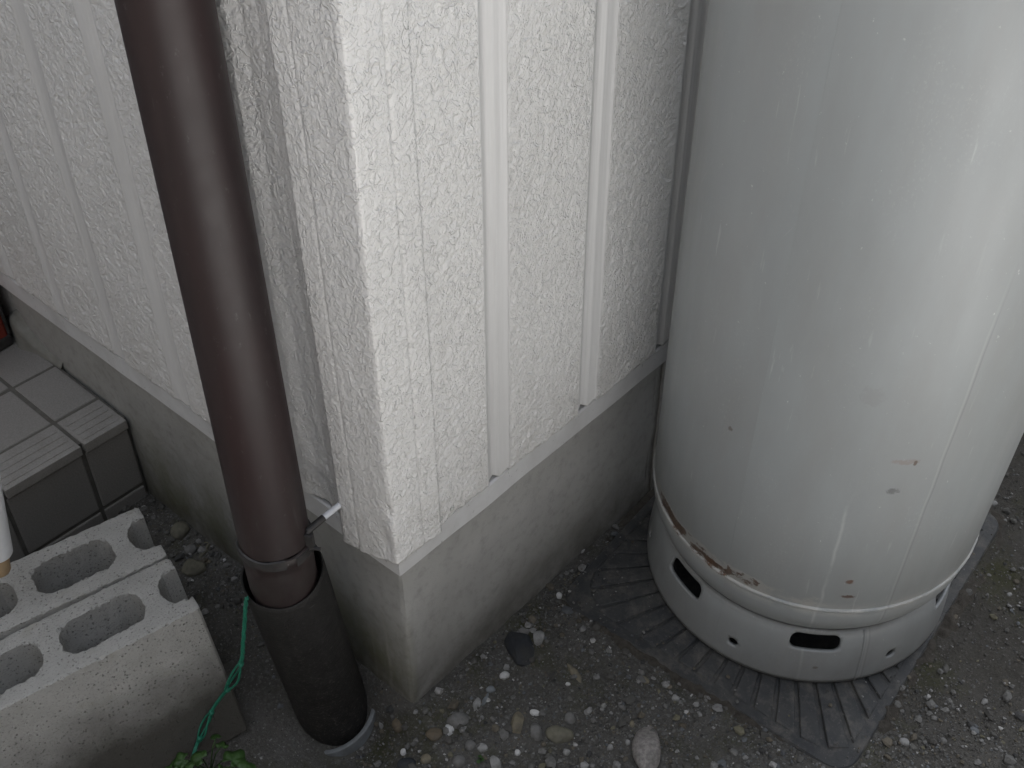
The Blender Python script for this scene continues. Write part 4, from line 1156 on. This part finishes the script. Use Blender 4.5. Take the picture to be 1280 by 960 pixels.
for i, (px, py, w, h, rot, colr, ang_, lab) in enumerate(STONES):
    p = on_z(px, py, 0.0)
    zg = float(ground_h(p[0], p[1])); p = on_z(px, py, zg+0.002)
    dist = float(np.dot(p-CAM, np.array(fw))); k = dist/FPX*0.5
    el = 0.72                                     # how steeply the ground is looked at
    sx, sy = w*k, h*k/el*0.92
    if colr == 'dark' and w > 30: sz = min(sx, sy)*0.5
    else: sz = min(sx, sy)*0.66
    bm = stone_bm(sx, sy, sz, 100+i, ang_, 2 if max(w, h) < 20 else 3)
    o = from_bm('stone', bm, ST[colr]); autosmooth(o, 25 if ang_ > .4 else 60)
    o.rotation_euler = (rnd.uniform(-.15, .15), rnd.uniform(-.15, .15), YAW-math.pi/2+math.radians(-rot))
    o.location = (p[0], p[1], zg+sz*(0.12 if lab.startswith(('black sunken',)) is False else -0.2))
    tag(o, lab, 'stone', 'loose stones lying in the gravel')

# gravel: everything too small to pick out, one mesh
def build_gravel():
    rs = np.random.RandomState(5)
    t_ = (1+5**.5)/2
    ico = np.array([(-1, t_, 0), (1, t_, 0), (-1, -t_, 0), (1, -t_, 0), (0, -1, t_), (0, 1, t_), (0, -1, -t_), (0, 1, -t_), (t_, 0, -1), (t_, 0, 1), (-t_, 0, -1), (-t_, 0, 1)], float)/math.hypot(1, t_)
    icf = np.array([(0, 11, 5), (0, 5, 1), (0, 1, 7), (0, 7, 10), (0, 10, 11), (1, 5, 9), (5, 11, 4), (11, 10, 2), (10, 7, 6), (7, 1, 8), (3, 9, 4), (3, 4, 2), (3, 2, 6), (3, 6, 8), (3, 8, 9), (4, 9, 5), (2, 4, 11), (6, 2, 10), (8, 6, 7), (9, 8, 1)])
    n0 = 320000
    x = rs.uniform(-0.45, 1.2, n0); y = rs.uniform(-0.75, 0.52, n0)
    keep = ~((x > -0.004) & (y > -0.004))                       # not inside the house
    c_, s_ = math.cos(-MROT), math.sin(-MROT)
    mx = (x-MC.x)*c_-(y-MC.y)*s_; my = (x-MC.x)*s_+(y-MC.y)*c_
    onmat = (np.abs(mx) < MW) & (np.abs(my) < MD)
    cyl = np.hypot(x-CYLC[0], y-CYLC[1]) < 0.186
    edge_d = np.minimum(MW-np.abs(mx), MD-np.abs(my))
    # loose grit on the rim of the mat, more at the wall side
    dens = np.where(onmat, 0.10*np.exp(-edge_d/0.02)+0.03+0.14*smooth(-0.10, -0.02, y)*smooth(0.45, 0.25, x), 1.0)
    left = smooth(-0.03, -0.10, x)*smooth(-0.06, 0.05, y)
    dens = dens*(1-0.72*left)
    patch = 0.5+0.5*smooth(-0.35, 0.25, perlin(x*8, y*8, 51))
    dens = dens*(1-0.72*smooth(0.3, 0.5, x+0.15*perlin(x*6, y*6, 53)))*patch*np.where(np.hypot(x-0.2, y+0.2) < 0.8, 1, 0.6)
    inpipe = np.hypot(x+0.0505, y-0.089) < 0.052
    keep &= (rs.rand(n0) < dens*0.62) & ~cyl & ~inpipe
    x, y, onm, lf = x[keep], y[keep], onmat[keep], left[keep]; mxx, myy = mx[keep], my[keep]
    n = len(x)
    r = 0.00082*(1-rs.rand(n))**(-0.36); r = np.clip(r, 0.0007, 0.0056)
    r = np.where(onm, np.minimum(r, 0.0022), r); r = np.where(lf > .5, np.minimum(r*0.85, 0.004), r)
    z = ground_h(x, y)+r*rs.uniform(0.15, 0.75, n)
    z = np.where(onm, 0.0135+0.025*(x-MC.x)+0.018*(y-MC.y)+0.3*r, z)
    sc = np.stack([r*rs.uniform(.75, 1.35, n), r*rs.uniform(.75, 1.35, n), r*rs.uniform(.45, .85, n)], -1)
    # random rotation
    q = rs.normal(size=(n, 4)); q /= np.linalg.norm(q, axis=1)[:, None]
    w_, a_, b_, d_ = q.T
    Rm = np.stack([np.stack([1-2*(b_*b_+d_*d_), 2*(a_*b_-d_*w_), 2*(a_*d_+b_*w_)], -1), np.stack([2*(a_*b_+d_*w_), 1-2*(a_*a_+d_*d_), 2*(b_*d_-a_*w_)], -1), np.stack([2*(a_*d_-b_*w_), 2*(b_*d_+a_*w_), 1-2*(a_*a_+b_*b_)], -1)], 1)
    octv = np.array([(1, 0, 0), (-1, 0, 0), (0, 1, 0), (0, -1, 0), (0, 0, 1), (0, 0, -1)], float)*1.15
    octf = np.array([(0, 2, 4), (2, 1, 4), (1, 3, 4), (3, 0, 4), (2, 0, 5), (1, 2, 5), (3, 1, 5), (0, 3, 5)])
    pos = np.stack([x, y, z], -1)
    def shapes(sel, base, fac, jit):
        m = int(sel.sum()); nv = len(base)
        V = base[None]+rs.uniform(-jit, jit, (m, nv, 3))
        V = np.einsum('nij,nkj->nki', Rm[sel], V)
        V = V*sc[sel][:, None, :]+pos[sel][:, None]
        return V.reshape(-1, 3), (fac[None]+(np.arange(m)*nv)[:, None, None]).reshape(-1, 3)
    big = r > 0.0021
    V1, F1 = shapes(big, ico, icf, 0.24); V2, F2 = shapes(~big, octv, octf, 0.35)
    V = np.concatenate([V1, V2]); F = np.concatenate([F1, F2+len(V1)])
    pal = np.array([(0.10, 0.098, 0.09), (0.15, 0.148, 0.14), (0.075, 0.072, 0.066), (0.12, 0.105, 0.08), (0.22, 0.218, 0.21), (0.12, 0.128, 0.135), (0.05, 0.05, 0.05), (0.40, 0.395, 0.38), (0.15, 0.14, 0.095)])
    ci = rs.choice(len(pal), n, p=[.26, .18, .18, .11, .09, .07, .06, .02, .03])
    cols = pal[ci]*rs.uniform(.8, 1.2, (n, 1))
    vc = np.concatenate([np.repeat(cols[big], 12, 0), np.repeat(cols[~big], 6, 0)])
    o = from_np('gravel', V, F, GRAVEL, None, False)
    at_ = o.data.attributes.new('stone', 'FLOAT_COLOR', 'POINT')
    at_.data.foreach_set('color', np.concatenate([vc, np.ones((len(vc), 1))], 1).astype(np.float32).ravel())
    tag(o, 'fine mixed grey gravel spread over the dark soil', 'gravel', kind='stuff')
    print('gravel stones', n, len(F))
build_gravel()
# dirt washed against the front and wall-side edges of the mat
def build_dirt():
    bm_v = []; n, k = 120, 9
    c_, s_ = math.cos(MROT), math.sin(MROT)
    pts = [(-MW+0.002, MD+0.02), (-MW-0.004, 0.0), (-MW-0.002, -MD+0.07)]
    for i in range(n):
        t = i/(n-1); yy = (MD+0.01)+(-2*MD+0.02)*t
        taper = smooth(0, 0.06, np.array(t))*smooth(1, 0.85, np.array(t))
        wob = mnoise.noise(Vector((t*14, 0, 7)))
        for j in range(k):
            q = j/(k-1); xx = -MW-0.010+0.020*q+0.004*wob
            h = (0.0085*math.sin(math.pi*min(1, q*0.96))**0.7)*float(taper)*(0.8+0.5*mnoise.noise(Vector((t*30, q*3, 2))))-0.003
            bm_v.append((MC.x+xx*c_-yy*s_, MC.y+xx*s_+yy*c_, h+0.025*xx+0.018*yy+0.002))
    fa = grid_faces(n, k)
    # second drift along the edge facing the drive
    b0 = len(bm_v)
    for i in range(n):
        t = i/(n-1); xx = -MW+0.055+(2*MW-0.12)*t
        taper = smooth(0, 0.10, np.array(t))*smooth(1, 0.75, np.array(t))
        wob = mnoise.noise(Vector((t*11, 3, 7)))
        for j in range(k):
            q = j/(k-1); yy = -MD-0.018+0.030*q+0.008*wob
            h = (0.0095*math.sin(math.pi*min(1, q*0.96))**0.7)*float(taper)*(0.8+0.6*mnoise.noise(Vector((t*30, q*3, 5))))-0.004
            bm_v.append((MC.x+xx*c_-yy*s_, MC.y+xx*s_+yy*c_, h+0.025*xx+0.018*yy+0.003))
    fa = np.concatenate([fa, grid_faces(n, k)+b0])
    o = from_np('washed_dirt', bm_v, fa, MDIRT, None, True)
    tag(o, 'brown dirt washed up along the two near edges of the rubber mat', 'dirt', kind='stuff')
build_dirt()

# ------------------------------------------------------------------ green twine
def build_twine():
    pix = [(309, 748, 0.236), (307, 760, 0.222), (306, 780, 0.195), (304, 805, 0.165), (303, 822, 0.142), (296, 843, 0.112), (284, 862, 0.085), (272, 878, 0.062), (262, 895, 0.042), (254, 915, 0.022), (246, 932, 0.006), (240, 950, 0.002)]
    ctr = [Vector(on_z(*p)) for p in pix]
    # resample
    pts = []
    for i in range(len(ctr)-1):
        for k in range(8):
            t = k/8
            p0 = ctr[max(i-1, 0)]; p1 = ctr[i]; p2 = ctr[i+1]; p3 = ctr[min(i+2, len(ctr)-1)]
            pts.append(0.5*((2*p1)+(p2-p0)*t+(2*p0-5*p1+4*p2-p3)*t*t+(3*p1-p0-3*p2+p3)*t**3))
    pts.append(ctr[-1])
    n = len(pts)
    th = thing('green_twine', 'green twisted plastic twine hanging from the drain pipe rim beside the block', 'twine', tuple(ctr[-1]))
    o0 = Vector(ctr[-1])
    for s in range(3):
        path = []
        for i, p in enumerate(pts):
            f = i/(n-1)
            # strands lie tight at the top, gape in loops lower down, meet at knots
            gape = 0.0011+0.0046*max(0, math.sin((f-0.40)/0.155*math.pi))**0.8*(f > 0.40)
            a_ = i*(0.55 if f < 0.40 else 0.06)+s*2.094
            path.append(p-o0+Vector((math.cos(a_)*gape, math.sin(a_)*gape, math.sin(a_*1.3)*gape*0.4+0.001)))
        V, F = tube(path, 0.00125, 6)
        py_mesh('strand', V, F, TWINE, th, True)
    for f in (0.40, 0.555, 0.71, 0.865):
        p = pts[int(f*(n-1))]
        bm = bmesh.new(); bmesh.ops.create_icosphere(bm, subdivisions=2, radius=0.0034)
        for v in bm.verts: v.co *= 1+0.3*mnoise.noise(v.co*500+Vector((f*9, 0, 0)))
        k = from_bm('knot', bm, TWINE, th, True); k.location = p-o0
build_twine()

# ------------------------------------------------------------------ weeds
def leaf_bm(size, seed):
    bm = bmesh.new(); rr = random.Random(seed)
    nl = 3 if seed % 2 else 5
    n = 30; c0 = bm.verts.new((0, 0, 0)); ring1, ring2 = [], []
    for k in range(n+1):
        th = -2.6+5.2*k/n
        lob = 0.80+0.20*abs(math.cos(nl*th/2))**0.6
        saw = 1-0.05*(k % 2)
        r = size*lob*saw*(0.78+0.22*math.cos(th))
        cup = 0.16*size
        ring1.append(bm.verts.new((0.55*r*math.cos(th), 0.55*r*math.sin(th), cup*0.3+0.05*size*math.cos(nl*th))))
        ring2.append(bm.verts.new((r*math.cos(th), r*math.sin(th), cup*(0.5+0.5*math.cos(nl*th))-0.08*size)))
    for k in range(n):
        bm.faces.new((c0, ring1[k], ring1[k+1])); bm.faces.new((ring1[k], ring2[k], ring2[k+1], ring1[k+1]))
    return bm
def build_weed(name_label, base, leaves):
    t = thing('weed', name_label, 'weed', base)
    for i, (px, py, z, s, yaw, tilt) in enumerate(leaves):
        p = Vector(on_z(px, py, z))-Vector(base)
        o = from_bm('leaf', leaf_bm(s, i), LEAF, t, True); o.location = p
        o.rotation_euler = (rnd.uniform(-.3, .3), tilt, yaw)
        sd_ = o.modifiers.new('solid', 'SOLIDIFY'); sd_.thickness = 0.0004
        V, F = tube([Vector((0, 0, -0.004)), Vector((p.x*0.6, p.y*0.6, p.z*0.75)), p], 0.0007, 6); py_mesh('stem', V, F, LEAF, t, True)
b0 = on_z(262, 962, -0.012)
build_weed('green lobed weed sprouting below the green twine at the bottom edge', tuple(b0), [
 (229, 950, 0.020, 0.013, 2.6, 0.2), (251, 948, 0.028, 0.013, 1.9, 0.3), (290, 950, 0.026, 0.017, 0.2, 0.25), (270, 922, 0.022, 0.0085, 1.2, 0.5),
 (277, 933, 0.022, 0.009, 0.8, 0.4), (240, 964, 0.030, 0.016, 3.1, 0.2), (272, 966, 0.034, 0.016, 4.5, 0.2), (303, 963, 0.03, 0.015, 5.5, 0.2), (215, 962, 0.02, 0.011, 3.4, 0.3)])
b1 = on_z(601, 948, -0.002)
build_weed('tiny green sprout in the gravel at the bottom edge left of the pale triangular stone', tuple(b1), [(600, 946, 0.006, 0.0035, 0.5, 0.3), (604, 949, 0.006, 0.003, 2.5, 0.3), (598, 951, 0.005, 0.003, 4.2, 0.2)])
